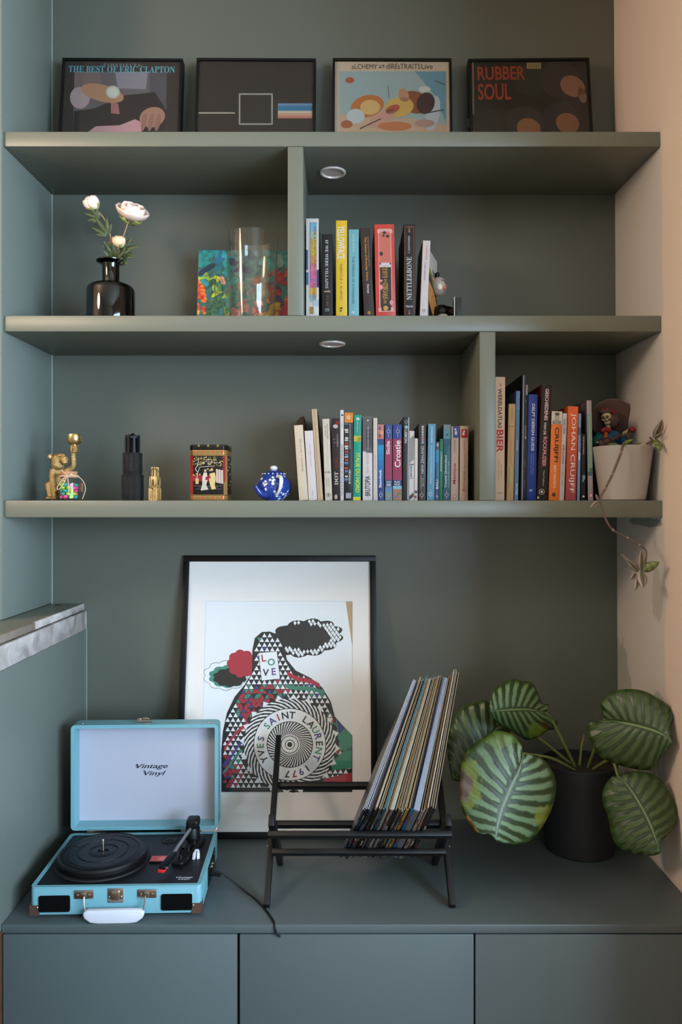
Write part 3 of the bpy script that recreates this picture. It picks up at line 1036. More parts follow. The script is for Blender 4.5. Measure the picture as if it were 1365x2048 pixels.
for i in range(NS):
    c = (acc + th[i] / 2) / tot
    acc += th[i] + .0004
    xB = xB0 + (xB1 - xB0) * c
    size = S_ * (1 + rr.uniform(-.014, .01)) * (1.0 if i < 34 else 1.012) * (.985 if i == 31 else 1)
    # sleeve plane: x = la * z + lb * y, leaning right and turned a little
    la, lb = .418 + (.2416 - .418) * c ** .85, .1575 + (.1136 - .1575) * c
    nrm = V(1, -lb, -la).normalized()
    e1 = V(math.sin(AL) * la - math.cos(AL) * lb, -math.cos(AL), math.sin(AL)).normalized()
    e2 = nrm.cross(e1).normalized()
    if e2.z < 0: e2 = -e2
    base = V(xB, 1.742 - CAM_D + rr.uniform(-.005, .005), .680 + rr.uniform(-.003, .004))
    t = th[i] * .93
    if i in specials:
        kd, cc, sc, lab = specials[i]
        grp = None
    else:
        cc, sc = rr.choice(cream), rr.choice(spine)
        lab = ('worn tan-edged record sleeve, %s to the left of the thick grey box set' % ORD[31 - i]) if i < 31 else ('worn tan-edged record sleeve, %s to the right of the thick grey box set' % ORD[i - 31])
        grp = 'tan record sleeves in the rack'
        kd = 'tan'
    m_ = MB()
    w = .00075 if t < .008 else .001
    s1, s2 = size, size

    def P(u, v, n): return tuple(e1 * u + e2 * v + nrm * n)
    if kd == 'grey':
        m_.hexa([P(0, 0, -t / 2), P(s1, 0, -t / 2), P(s1, s2, -t / 2), P(0, s2, -t / 2), P(0, 0, t / 2), P(s1, 0, t / 2), P(s1, s2, t / 2), P(0, s2, t / 2)], cc)
        m_.hexa([P(.004, -.0006, -t / 2 + .001), P(s1 - .004, -.0006, -t / 2 + .001), P(s1 - .004, .002, -t / 2 + .001), P(.004, .002, -t / 2 + .001),
                 P(.004, -.0006, t / 2 - .001), P(s1 - .004, -.0006, t / 2 - .001), P(s1 - .004, .002, t / 2 - .001), P(.004, .002, t / 2 - .001)], sc)
    else:
        # two card panels, a printed spine along the lower front edge, a mostly dark core painted for the record and the gap's shade
        for a, b in ((-t / 2, -t / 2 + w), (t / 2 - w, t / 2)):
            m_.hexa([P(0, 0, a), P(s1, 0, a), P(s1, s2, a), P(0, s2, a), P(0, 0, b), P(s1, 0, b), P(s1, s2, b), P(0, s2, b)], cc)
        m_.hexa([P(0, -.0004, -t / 2), P(s1, -.0004, -t / 2), P(s1, .0006, -t / 2), P(0, .0006, -t / 2), P(0, -.0004, t / 2), P(s1, -.0004, t / 2), P(s1, .0006, t / 2), P(0, .0006, t / 2)], sc)
        a, b = -t / 2 + w + .0001, t / 2 - w - .0001
        m_.hexa([P(.003, .003, a), P(s1 - .003, .003, a), P(s1 - .003, s2 - .003, a), P(.003, s2 - .003, a), P(.003, .003, b), P(s1 - .003, .003, b), P(s1 - .003, s2 - .003, b), P(.003, s2 - .003, b)],
                (14, 12, 12) if rr.random() < .8 else (120, 110, 100))
        if i < 3:
            for a, b in ((-t / 2 - .0001, -t / 2 + w), (t / 2 - w, t / 2 + .0001)):
                m_.hexa([P(s1 - .002, 0, a), P(s1 + .0004, 0, a), P(s1 + .0004, s2, a), P(s1 - .002, s2, a), P(s1 - .002, 0, b), P(s1 + .0004, 0, b), P(s1 + .0004, s2, b), P(s1 - .002, s2, b)], (214, 216, 228))
        # spine printing
        for q in range(5):
            u = .02 + rr.random() * (size - .07)
            if rr.random() < .75:
                m_.hexa([P(u, -.0007, -t * .3), P(u + .03, -.0007, -t * .3), P(u + .03, .0001, -t * .3), P(u, .0001, -t * .3), P(u, -.0007, t * .3), P(u + .03, -.0007, t * .3), P(u + .03, .0001, t * .3), P(u, .0001, t * .3)],
                        rr.choice(((186, 180, 170), (150, 60, 50), (90, 100, 120), (30, 28, 28))))
    o = m_.build('record_sleeve', GLOSSP if kd == 'glossy' else SLV, None, smooth=False)
    o.location = base
    tag(o, lab, 'record', grp or 'single records in the rack')

# ------------------------------------------------------------------ leaf material: stripes by the leaf's own coordinates
def leaf_mat(name, dark, light, n=10.5, spots=(), rough=.4, edge=(62, 86, 30)):
    m, nt, b = nodes_of(name)
    N, L = nt.nodes, nt.links
    uv = N.new('ShaderNodeUVMap')
    uv.uv_map = 'UVMap'
    sp = N.new('ShaderNodeSeparateXYZ')
    L.new(uv.outputs[0], sp.inputs[0])

    def ma(op, a, bb=0., c=None):
        q = N.new('ShaderNodeMath')
        q.operation = op
        for i, x in enumerate((a, bb) if c is None else (a, bb, c)):
            if isinstance(x, (int, float)): q.inputs[i].default_value = x
            else: L.new(x, q.inputs[i])
        return q.outputs[0]

    def mr(src, a, bb, c=0., d=1.):
        q = N.new('ShaderNodeMapRange')
        q.interpolation_type = 'SMOOTHSTEP'
        for i, vv in enumerate((a, bb, c, d)): q.inputs[1 + i].default_value = vv
        L.new(src, q.inputs[0])
        return q.outputs[0]

    def mix(f, a, bb):
        q = N.new('ShaderNodeMix')
        q.data_type = 'RGBA'
        if isinstance(f, float): q.inputs['Factor'].default_value = f
        else: L.new(f, q.inputs['Factor'])
        for nm, x in (('A', a), ('B', bb)):
            s_ = [i for i in q.inputs if i.name == nm and i.type == 'RGBA'][0]
            if isinstance(x, tuple): s_.default_value = x
            else: L.new(x, s_)
        return [o for o in q.outputs if o.type == 'RGBA'][0]
    U, Vv = sp.outputs['X'], sp.outputs['Y']
    au = ma('ABSOLUTE', ma('MULTIPLY', ma('SUBTRACT', U, .5), 2.))
    no = N.new('ShaderNodeTexNoise')
    no.inputs['Scale'].default_value = 9
    no.inputs['Detail'].default_value = 4
    L.new(uv.outputs[0], no.inputs['Vector'])
    wob = mr(no.outputs['Fac'], .3, .7, -.006, .006)
    ph = ma('ADD', ma('ADD', Vv, ma('MULTIPLY', au, .07)), wob)
    sv = ma('SINE', ma('MULTIPLY', ph, 2 * PI * n))
    f = mr(sv, -.7, .75)
    f = ma('MULTIPLY', f, mr(au, .04, .14))
    f = ma('MULTIPLY', f, mr(au, 1.0, .8))
    col = mix(f, lin(dark), lin(light))
    # thin darker line inside every pale band, fine veins
    sv2 = ma('SINE', ma('MULTIPLY', ph, 2 * PI * n * 6))
    col = mix(ma('MULTIPLY', mr(sv2, .5, 1.), .18), col, lin(dark))
    col = mix(ma('MULTIPLY', mr(au, .9, 1.), .75), col, lin(edge))
    col = mix(ma('MULTIPLY', mr(au, .035, .012), .8), col, lin((122, 148, 92)))
    n2 = N.new('ShaderNodeTexNoise')
    n2.inputs['Scale'].default_value = 14
    L.new(uv.outputs[0], n2.inputs['Vector'])
    wob2 = mr(n2.outputs['Fac'], .3, .7, -.05, .05)
    for (u0, v0, ru, rv, c, st) in spots:
        a = ma('DIVIDE', ma('SUBTRACT', U, u0), ru)
        bb = ma('DIVIDE', ma('SUBTRACT', Vv, v0), rv)
        d2 = ma('SQRT', ma('ADD', ma('MULTIPLY', a, a), ma('MULTIPLY', bb, bb)))
        d2 = ma('ADD', d2, ma('MULTIPLY', wob2, 4))
        col = mix(ma('MULTIPLY', mr(d2, 1.1, .8), st), col, lin(c))
    L.new(col, b.inputs['Base Color'])
    b.inputs['Roughness'].default_value = rough
    bp = N.new('ShaderNodeBump')
    bp.inputs['Strength'].default_value = .35
    bp.inputs['Distance'].default_value = .004
    L.new(f, bp.inputs['Height'])
    L.new(bp.outputs[0], b.inputs['Normal'])
    return m


def px_leaf(name, left, right, mid, y0, y1, dome, m, parent, ruffle=.004, tilt=0., nv=44, nu=10):
    """leaf blade between two outlines; its depth runs from y0 (stalk) to y1 (tip), domed across"""
    def crm(pts):
        P_, _ = spline([V(p[0], p[1], 0) for p in pts], [0] * len(pts), 6)
        return resample(P_, nv)
    A, B, C = crm(left), crm(right), crm(mid)
    mb = MB()
    uv, vs, fs = [], [], []
    for i in range(nv + 1):
        v = i / nv
        for j in range(-nu, nu + 1):
            u = j / nu
            o = A[i] if u < 0 else B[i]
            p = C[i].lerp(o, abs(u))
            y = y0 + (y1 - y0) * v + dome * (abs(u) ** 2) * math.sin(PI * min(1, v * .9 + .1)) + tilt * u
            y += ruffle * math.sin(v * 2 * PI * 10.5 + abs(u) * 3) * abs(u) ** 1.5
            vs.append(W(p.x, p.y, y))
            uv.append(((u + 1) / 2, v))
    w = 2 * nu + 1
    for i in range(nv):
        for j in range(w - 1):
            fs.append((i * w + j, (i + 1) * w + j, (i + 1) * w + j + 1, i * w + j + 1))
    mb.add(vs, fs)
    mb.uv = uv
    return mb.build(name, m, parent, world=True, solid=.0007)


# ------------------------------------------------------------------ big striped-leaf plant in the dark pot
PX_, PY_ = .607, -.172
pp = thing('plant_pot', 'matte charcoal planter standing on the worktop by the right wall', 'plant pot', (PX_, PY_, CT_Z))
MB().lathe([(0, 0), (.082, 0), (.086, .003), (.0935, .2), (.0945, .219), (.0925, .2205), (.0905, .219), (.089, .2), (.0, .198)], (0, 0, 0), 56).build(
    'pot_body', mat('matte_charcoal', (25, 24, 28), rough=.6, var=.05, bump=.05), pp)
soil = MB().lathe([(0, .205), (.05, .207), (.0885, .2035), (.0885, .2), (0, .2)], (0, 0, 0), 40).build('soil', mat('dark_soil', (40, 28, 22), rough=.95, var=.4, vscale=90, bump=.6, bscale=120), pp)
inn = thing('prayer_plant', 'striped round-leaved prayer plant growing in the charcoal planter', 'plant', (PX_, PY_, CT_Z + .2))
DK, LT = (38, 56, 22), (74, 93, 56)
LM1 = leaf_mat('striped_leaf_aged', DK, (118, 146, 112), spots=((.04, .58, .2, .16, (128, 138, 52), .6), (.97, .57, .12, .08, (140, 144, 50), .6), (.06, .18, .12, .12, (104, 128, 44), .45), (.0, .595, .15, .10, (116, 98, 88), 1.0), (.01, .82, .08, .06, (150, 100, 50), .85)))
LM2 = leaf_mat('striped_leaf_torn', DK, (90, 118, 76), spots=((.1, .28, .1, .05, (80, 44, 30), .8), (.06, .4, .18, .1, (110, 140, 40), .6)))
LM3 = leaf_mat('striped_leaf', DK, LT)
L1 = [(1046, 1506), (1044, 1490), (1026, 1470), (997, 1462), (968, 1475), (939, 1497), (924, 1526), (921, 1560), (920, 1600), (932, 1635), (957, 1667), (975, 1666), (992, 1680)]
R1 = [(1046, 1507), (1060, 1508), (1076, 1512), (1095, 1526), (1111, 1555), (1112, 1591), (1098, 1631), (1073, 1671), (1048, 1687), (1015, 1688), (993, 1682)]
M1 = [(1046, 1507), (1039, 1540), (1022, 1577), (1004, 1620), (995, 1656), (992.5, 1681)]
px_leaf('leaf', L1, R1, M1, -.355, -.42, .035, LM1, inn)
U2 = [(1093, 1425), (1099, 1408), (1087, 1408), (1079, 1392), (1066, 1366), (1045, 1362), (1029, 1358), (1011, 1364), (990, 1377), (981, 1395), (979, 1413), (981, 1421)]
D2 = [(1093, 1427), (1106, 1438), (1116, 1442), (1109, 1459), (1098, 1460), (1080, 1473), (1055, 1480), (1029, 1466), (1004, 1453), (990, 1439), (981, 1423)]
M2 = [(1093, 1426), (1060, 1419), (1030, 1419), (1000, 1421), (981, 1422)]
px_leaf('leaf', D2, U2, M2, -.20, -.25, .03, LM2, inn)
px_leaf('leaf', [(1008, 1440), (975, 1402), (953, 1404), (928, 1412), (910, 1435), (895, 1475), (897, 1518), (904, 1558)],
        [(1010, 1442), (1022, 1470), (1010, 1510), (985, 1545), (950, 1566), (920, 1563), (905, 1560)], [(1009, 1441), (985, 1468), (955, 1505), (925, 1540), (904.5, 1559)], -.13, -.20, .03, LM3, inn)
U4 = [(1210, 1438), (1202, 1413), (1204, 1401), (1225, 1384), (1258, 1378), (1291, 1383), (1320, 1399), (1338, 1413), (1346, 1435), (1342, 1461), (1347, 1484)]
D4 = [(1210, 1440), (1193, 1442), (1178, 1446), (1176, 1468), (1189, 1497), (1204, 1515), (1233, 1528), (1269, 1538), (1301, 1540), (1320, 1519), (1338, 1497), (1347, 1486)]
M4 = [(1210, 1439), (1250, 1446), (1290, 1455), (1325, 1468), (1347, 1485)]
px_leaf('leaf', U4, D4, M4, -.31, -.395, .03, LM3, inn)
L5 = [(1235, 1552), (1222, 1555), (1207, 1580), (1207, 1606), (1218, 1638), (1223, 1667), (1233, 1689), (1254, 1703), (1287, 1709), (1310, 1711), (1322, 1706)]
R5 = [(1237, 1550), (1251, 1548), (1276, 1542), (1305, 1548), (1330, 1569), (1350, 1606), (1355, 1642), (1341, 1664), (1324, 1684), (1323, 1704)]
M5 = [(1236, 1551), (1255, 1570), (1277, 1602), (1300, 1645), (1315, 1685), (1322.5, 1705)]
px_leaf('leaf', L5, R5, M5, -.36, -.43, .03, LM3, inn)
STEM = mat('green_stalk', (110, 116, 62), rough=.5, var=.15)
so = V(PX_, PY_, CT_Z + .205)
for (px, py, y, ox, oy, midp) in ((1046, 1507, -.355, -.02, -.03, (1105, 1517, -.27)), (1093, 1426, -.2, -.01, .0, (1110, 1450, -.19)), (1009, 1441, -.13, -.015, .02, (1060, 1462, -.15)),
                                  (1210, 1439, -.31, .02, -.01, (1200, 1470, -.26)), (1236, 1551, -.36, .03, -.02, (1222, 1520, -.29))):
    e = W(px, py, y + .001)
    MB().tube([so + V(ox, oy, 0), W(*midp), e], [.0042, .0036, .0028], 10, smooth_pts=8).build('stalk', STEM, inn, world=True)
MB().tube([so + V(.005, .01, 0), so + V(.012, .015, .05), so + V(.02, .02, .075)], [.004, .003, .001], 8).build('stalk', STEM, inn, world=True)

# ------------------------------------------------------------------ framed album covers on the highest shelf
ALB_W = .3285


def album(pxl, pxr, label, skew=0):
    d = 2.053
    cx = ((pxl + pxr) / 2 - CX) * d / FPX
    loc, rot = (cx, -.085, SHELF_Z1), (-math.asin(.038 / ALB_W), R(skew), 0)
    w = (pxr - pxl) * d / FPX
    r = thing('framed_album_cover', label, 'framed album', loc, rot, 'framed album covers')
    frame_bars(r, w, ALB_W, .0065, .03, BLACK, .0008)
    MB().box(-w / 2 + .003, w / 2 - .003, .008, .016, .003, ALB_W - .003).build('backing', MATS['hardboard'], r)
    MB().box(-w / 2 + .0055, w / 2 - .0055, .0022, .0030, .0055, ALB_W - .0055).build('glass_pane', PANE, r, smooth=False)
    f = plane_px(V(*loc) + V(0, .0065, 0), rot)
    a = MB()

    def poly(pts, col, lay): a.flat([f(*p) for p in pts], col, lay, .0068)

    def ell(x, y, rx, ry, col, lay, rot=0, n=22):
        poly([(x + rx * math.cos(2 * PI * k / n) * math.cos(rot) - ry * math.sin(2 * PI * k / n) * math.sin(rot),
               y + rx * math.cos(2 * PI * k / n) * math.sin(rot) + ry * math.sin(2 * PI * k / n) * math.cos(rot)) for k in range(n)], col, lay)

    def txt(s, x0, x1, yb, yt, col, style='n'):
        p, q = f(x0, yb), f(x1, yt)
        a.text(s, (p[0], .0062, p[1]), (1, 0, 0), (0, 0, 1), q[0] - p[0], q[1] - p[1], col, style)
    bg = lambda col: a.rect(-w / 2 + .006, w / 2 - .006, .006, ALB_W - .006, col, 0, .0068)
    return r, a, poly, ell, txt, bg


ALBP = mat('album_print', None, rough=.5, var=.03, gain=.5, spec=.2)
FIN = lambda r, a: a.build('cover_print', ALBP, r, smooth=False)
# 1: dark cover, blue title, a plain arrangement of muted blocks
r, a, poly, ell, txt, bg = album(123, 364, 'framed dark album cover with pale blue title lettering, leftmost on the highest shelf', .4)
bg((62, 50, 46))
poly([(149, 143), (334, 143), (332, 290), (145, 290)], (112, 100, 102), 1)
poly([(149, 143), (200, 143), (205, 180), (148, 190)], (134, 108, 102), 2)
poly([(230, 143), (296, 143), (292, 178), (236, 176)], (150, 140, 150), 2)
poly([(300, 143), (334, 143), (333, 215), (298, 200)], (92, 84, 90), 2)
poly([(148, 222), (190, 216), (250, 190), (310, 184), (333, 220), (331, 290), (145, 290)], (52, 42, 42), 3)
ell(160, 195, 20, 22, (190, 160, 156), 4)
ell(205, 186, 44, 17, (196, 140, 104), 5, .25)
ell(226, 184, 14, 13, (204, 196, 180), 6)
ell(226, 184, 11, 10, (226, 220, 204), 7)
ell(305, 234, 26, 20, (182, 132, 112), 5, -.3)
for k in range(3): ell(288 + k * 14, 244, 5, 18, (166, 116, 102), 6, .2)
poly([(178, 262), (192, 252), (240, 250), (270, 238), (284, 244), (282, 290), (170, 290)], (216, 160, 164), 4)
poly([(222, 205), (236, 206), (240, 228), (222, 226)], (180, 112, 110), 4)
txt('\u2013T I M E P I E C E S\u2013', 203, 285, 132.5, 127, (160, 166, 166), 's')
txt('THE BEST OF ERIC CLAPTON', 137, 350.5, 144, 132.5, (110, 184, 196), 's')
FIN(r, a)
# 2: near-black cover with plain bars of colour
r, a, poly, ell, txt, bg = album(392, 631, 'framed near-black album cover with plain pale and coloured bars, between two picture covers', .3)
bg((58, 47, 41))
poly([(478, 186), (546, 186), (546, 189), (478, 189)], (176, 168, 162), 1)
poly([(478, 246), (546, 246), (546, 249), (478, 249)], (176, 168, 162), 1)
poly([(478, 186), (481, 186), (481, 249), (478, 249)], (176, 168, 162), 1)
poly([(543, 186), (546, 186), (546, 249), (543, 249)], (176, 168, 162), 1)
poly([(397, 224), (470, 224), (470, 226.5), (397, 226.5)], (206, 190, 174), 1)
for k, c in enumerate(((124, 146, 182), (58, 130, 170), (60, 128, 168), (214, 196, 170), (216, 164, 140), (206, 134, 116))):
    poly([(556, 206 + k * 5), (625, 206 + k * 5), (625, 211 + k * 5), (556, 211 + k * 5)], c, 1)
FIN(r, a)
# 3: cream cover with a bright picture panel
r, a, poly, ell, txt, bg = album(665, 903, 'framed cream album cover with a pale blue and orange picture panel', .2)
bg((222, 196, 170))
poly([(679, 142), (893, 142), (894, 300), (679, 300)], (168, 188, 188), 1)
poly([(830, 142), (893, 142), (893, 245), (870, 190)], (112, 160, 178), 2)
poly([(679, 230), (720, 225), (760, 240), (820, 235), (894, 250), (894, 300), (679, 300)], (214, 180, 150), 2)
ell(735, 212, 34, 22, (206, 122, 62), 3, -.25)
ell(741, 214, 20, 15, (232, 190, 120), 4)
ell(712, 232, 18, 15, (206, 214, 214), 4)
ell(798, 214, 30, 20, (226, 182, 92), 4, -.2)
ell(786, 218, 15, 8, (196, 92, 70), 5, -.4)
ell(830, 204, 28, 22, (150, 86, 56), 3, .4)
ell(852, 206, 18, 22, (74, 44, 44), 4, .3)
ell(866, 226, 14, 36, (196, 206, 212), 3, .2)
ell(764, 236, 30, 12, (222, 164, 146), 5, -.5)
ell(700, 160, 9, 6, (190, 96, 66), 3)
ell(808, 190, 10, 14, (204, 150, 112), 4, -.4)
ell(850, 178, 12, 6, (222, 216, 210), 5)
ell(790, 252, 34, 9, (210, 130, 80), 6)
ell(850, 246, 20, 8, (190, 150, 140), 5)
ell(694, 248, 12, 8, (180, 104, 70), 5)
for (x0, y0, x1, y1) in ((690, 184, 706, 214), (776, 170, 778, 194), (846, 226, 888, 218), (720, 256, 762, 236), (870, 160, 890, 168)):
    poly([(x0, y0), (x1, y1), (x1 + 1, y1 + 2), (x0 + 1, y0 + 2)], (80, 56, 50), 7)
txt('aLCHEMY', 704, 755, 137.5, 128, (54, 44, 44), 'n')
txt('\u21c4', 757.5, 770.5, 136.5, 128.5, (48, 38, 38), 'b')
txt('dIREsTRAITS', 773, 841, 137.5, 127, (54, 44, 44), 'n')
txt('Live', 843.5, 866, 137.5, 127, (48, 38, 38), 'n')
FIN(r, a)
# 4: dark cover with chunky orange lettering
r, a, poly, ell, txt, bg = album(939.5, 1182, 'framed dark green-brown album cover with chunky orange lettering, nearest the plaster wall', -.6)
bg((46, 42, 36))
poly([(945, 123), (948, 123), (950, 300), (947, 300)], (170, 140, 112), 1)
ell(985, 245, 50, 26, (58, 54, 44), 1)
ell(1060, 160, 34, 30, (56, 56, 46), 1, .4)
ell(1120, 158, 40, 38, (66, 58, 58), 2, .3)
ell(1146, 172, 26, 20, (160, 112, 88), 3, .5)
ell(1122, 236, 36, 34, (62, 56, 56), 2, .4)
ell(1136, 246, 24, 20, (156, 106, 76), 3, .4)
ell(1050, 246, 40, 34, (68, 62, 60), 2, .2)
ell(1058, 256, 24, 20, (166, 116, 86), 3, .3)
ell(1165, 190, 8, 16, (150, 108, 88), 3, -.3)
txt('RUBBER', 956, 1050, 160, 132, (176, 72, 42), 'b')
txt('SOUL', 957, 1022, 200, 166, (176, 72, 42), 'b')
poly([(1054, 125), (1083, 125), (1083, 137), (1054, 137)], (170, 146, 100), 4)
for k_i in range(5): poly([(1058 + k_i * 4.6, 134), (1059.2 + k_i * 4.6, 134), (1061 + k_i * 4.6, 128), (1059.8 + k_i * 4.6, 128)], (70, 50, 36), 5)
FIN(r, a)

# ------------------------------------------------------------------ dark bottle vase with three flowers
VZ, VY = SHELF_Z2, -.2
vx = W(222, 0, VY).x
vase = thing('bottle_vase', 'shiny near-black glass bottle vase with a flared lip on the second shelf', 'vase', (vx, VY, VZ))
DG = mat('dark_brown_glass', (5, 3.5, 3), rough=.06, var=.1, spec=.5)
MB().lathe([(0, 0), (.052, 0), (.0575, .004), (.059, .012), (.059, .085), (.0575, .092), (.052, .0985), (.04, .103), (.026, .1055), (.0218, .108), (.021, .113), (.021, .150), (.0225, .1545),
            (.030, .1575), (.0352, .160), (.0356, .162), (.034, .163), (.022, .161), (.018, .157), (.0172, .11), (0, .106)], (0, 0, 0), 48).build('bottle', DG, vase)

PETAL = mat('pale_pink_petal', (240, 212, 196), rough=.6, var=.05, vscale=60)
PETAL2 = mat('peach_petal', (236, 196, 160), rough=.6, var=.06, vscale=60)
FLEAF = mat('olive_leaf', (62, 72, 40), rough=.55, var=.2, vscale=80)
FSTEM = mat('brownish_stem', (138, 112, 78), rough=.6, var=.1)


def petal(c, axis, az, rad, span, t0, t1, flare, seed, hgt=1.0):
    """patch of a cup round axis: polar from t0 (base) to t1 (lip)"""
    ax = Vector(axis).normalized()
    u, w = perp(ax)
    rng = random.Random(seed)
    n, k = 7, 6
    vs, fs = [], []
    for i in range(n + 1):
        t = i / n
        th_ = R(t0 + (t1 - t0) * t)
        sp = span * (math.sin(PI * (.12 + .72 * t)) ** .6)
        for j in range(k + 1):
            s_ = (j / k - .5) * 2
            a_ = az + s_ * sp
            tip = 1 - .12 * abs(s_) ** 2 * t
            r = rad * (1 + flare * t * t) * (1 + .03 * math.sin(5 * s_ + seed))
            rr_ = r * math.sin(th_)
            vs.append(Vector(c) + (u * math.cos(a_) + w * math.sin(a_)) * rr_ - ax * (r * math.cos(th_) * hgt * tip))
    for i in range(n):
        for j in range(k): fs.append((i * (k + 1) + j, i * (k + 1) + j + 1, (i + 1) * (k + 1) + j + 1, (i + 1) * (k + 1) + j))
    return MB().add(vs, fs)


def blade(base, tip, wid, nrm, curl=.2, n=8):
    base, tip = Vector(base), Vector(tip)
    t = tip - base
    s_ = t.cross(Vector(nrm)).normalized()
    q = s_.cross(t).normalized()
    vs, fs, uv = [], [], []
    for i in range(n + 1):
        v = i / n
        wv = wid * math.sin(PI * (v ** .75)) ** .8 * .5 + .0002
        for j in range(-2, 3):
            u = j / 2
            vs.append(base + t * v + s_ * (u * wv) + q * (curl * t.length * (math.sin(PI * v) * .5) - abs(u) * wv * .35))
            uv.append(((u + 1) / 2, v))
    for i in range(n):
        for j in range(4): fs.append((i * 5 + j, i * 5 + j + 1, (i + 1) * 5 + j + 1, (i + 1) * 5 + j))
    m = MB().add(vs, fs)
    m.uv = uv
    return m


def flower(label, stem_px, head_px, head_r, axis, spec, leaves, pm):
    base = V(vx, VY, VZ + .112)
    r = thing('flower_stem', label, 'flower', base, group='pale pink flowers in the dark vase')
    pts = [base] + [W(*p) for p in stem_px]
    MB().tube(pts, .0016, 8, smooth_pts=5).build('stem', FSTEM, r, world=True)
    c = W(*head_px)
    for i, (az, rad, span, t0, t1, fl, h) in enumerate(spec):
        petal(c, axis, az, head_r * rad, span, t0, t1, fl, i + 3, h).build('petal', pm, r, world=True, solid=.0006)
    ax = Vector(axis).normalized()
    cal = MB()
    for k in range(4): cal_ = petal(c, axis, k * PI / 2 + .4, head_r * 1.06, .5, 4, 58, .0, k + 50).build('sepal', mat('sepal_green', (150, 152, 78), rough=.6), r, world=True, solid=.0006)
    for (b, t, wd) in leaves:
        bb, tt_ = W(*b), W(*t)
        for f, side in ((1.0, 0), (.8, .55), (.8, -.55), (.55, .95), (.55, -.95)):
            d = (tt_ - bb)
            e = bb + Matrix.Rotation(side, 3, 'Y') @ (d * f)
            blade(bb + d * .1 * (1 - f), e + V(0, -.004 * abs(side), 0), wd, (0, -1, .3), .12).build('leaf', FLEAF, r, world=True, solid=.0005)
    return r


bud = [(k * 2 * PI / 3 + .3, .86, 1.25, 4, 142, -.12, 1.1) for k in range(3)] + [(k * 2 * PI / 4, 1.0, 1.0, 3, 118, -.02, 1.05) for k in range(4)]
bloom = [(k * 2 * PI / 4 + .3, .55, 1.0, 4, 140, -.1, 1.0) for k in range(4)] + [(k * 2 * PI / 5, .8, .85, 4, 112, .06, .9) for k in range(5)] + [(k * 2 * PI / 6 + .5, 1.0, .72, 4, 92, .14, .75) for k in range(6)]
flower('pale pink flower bud leaning to the left above the dark vase', [(221, 520, VY), (222, 478, VY), (211, 442, VY - .005), (193, 418, VY - .005)], (182, 404, VY - .005), .0205, (-.45, -.35, .8), bud,
       [((217, 472, VY), (190, 432, VY - .01), .011), ((200, 436, VY - .004), (168, 426, VY - .008), .011), ((222, 500, VY), (207, 482, VY - .015), .011)], PETAL)
flower('wide open pale pink bloom, largest flower in the dark vase', [(228, 520, VY), (245, 478, VY), (256, 446, VY), (259, 436, VY)], (266, 419, VY), .036, (.32, -.5, .8), bloom,
       [((240, 502, VY), (282, 492, VY - .01), .014), ((238, 512, VY), (272, 516, VY - .015), .013), ((240, 500, VY), (266, 484, VY + .01), .012)], PETAL)
flower('small peach bud low over the mouth of the dark vase', [(232, 520, VY - .005), (236, 500, VY - .01), (238, 492, VY - .012)], (238, 481, VY - .012), .0165, (.05, -.3, .95), bud,
       [((228, 518, VY), (212, 488, VY - .02), .012), ((230, 518, VY - .005), (250, 503, VY - .025), .014), ((226, 518, VY), (229, 500, VY - .02), .012)], PETAL2)

# ------------------------------------------------------------------ small painted canvas and the clear glass vase
cv_loc, cv_rot = (-.258, -.105, SHELF_Z2), (R(-8), 0, 0)
cnv = thing('painted_canvas', 'small unframed canvas with bold teal, orange and red brush strokes behind the clear vase', 'painting', cv_loc, cv_rot)


def brush_mat():
    m, nt, b = nodes_of('thick_brush_paint')
    N, L = nt.nodes, nt.links
    at = N.new('ShaderNodeAttribute')
    at.attribute_name = 'Col'
    tc = N.new('ShaderNodeTexCoord')
    no = N.new('ShaderNodeTexNoise')
    no.inputs['Scale'].default_value = 28
    no.inputs['Detail'].default_value = 6
    no.inputs['Distortion'].default_value = 2.5
    L.new(tc.outputs['Object'], no.inputs['Vector'])
    hs_ = N.new('ShaderNodeHueSaturation')
    mr = N.new('ShaderNodeMapRange')
    mr.inputs[1].default_value, mr.inputs[2].default_value, mr.inputs[3].default_value, mr.inputs[4].default_value = .3, .7, .5, 1.5
    L.new(no.outputs['Fac'], mr.inputs[0])
    L.new(mr.outputs[0], hs_.inputs['Value'])
    mh = N.new('ShaderNodeMapRange')
    mh.inputs[1].default_value, mh.inputs[2].default_value, mh.inputs[3].default_value, mh.inputs[4].default_value = .3, .7, .45, .55
    L.new(no.outputs['Fac'], mh.inputs[0])
    L.new(mh.outputs[0], hs_.inputs['Hue'])
    L.new(at.outputs['Color'], hs_.inputs['Color'])
    L.new(hs_.outputs[0], b.inputs['Base Color'])
    bp = N.new('ShaderNodeBump')
    bp.inputs['Strength'].default_value = .5
    bp.inputs['Distance'].default_value = .003
    L.new(no.outputs['Fac'], bp.inputs['Height'])
    L.new(bp.outputs[0], b.inputs['Normal'])
    b.inputs['Roughness'].default_value = .4
    return m


CW, CHh = .248, .236
MB().box(-CW / 2, CW / 2, 0, .018, 0, CHh, (210, 204, 190)).build('stretched_canvas', mat('raw_canvas', (196, 190, 172), rough=.9, bump=.2, bscale=900), cnv, bevel=.001)
cf = plane_px(cv_loc, cv_rot)
ca_ = MB()
ca_.rect(-CW / 2 + .0005, CW / 2 - .0005, .0005, CHh - .0005, (46, 96, 92), 0, -.0002)
rb = random.Random(3)


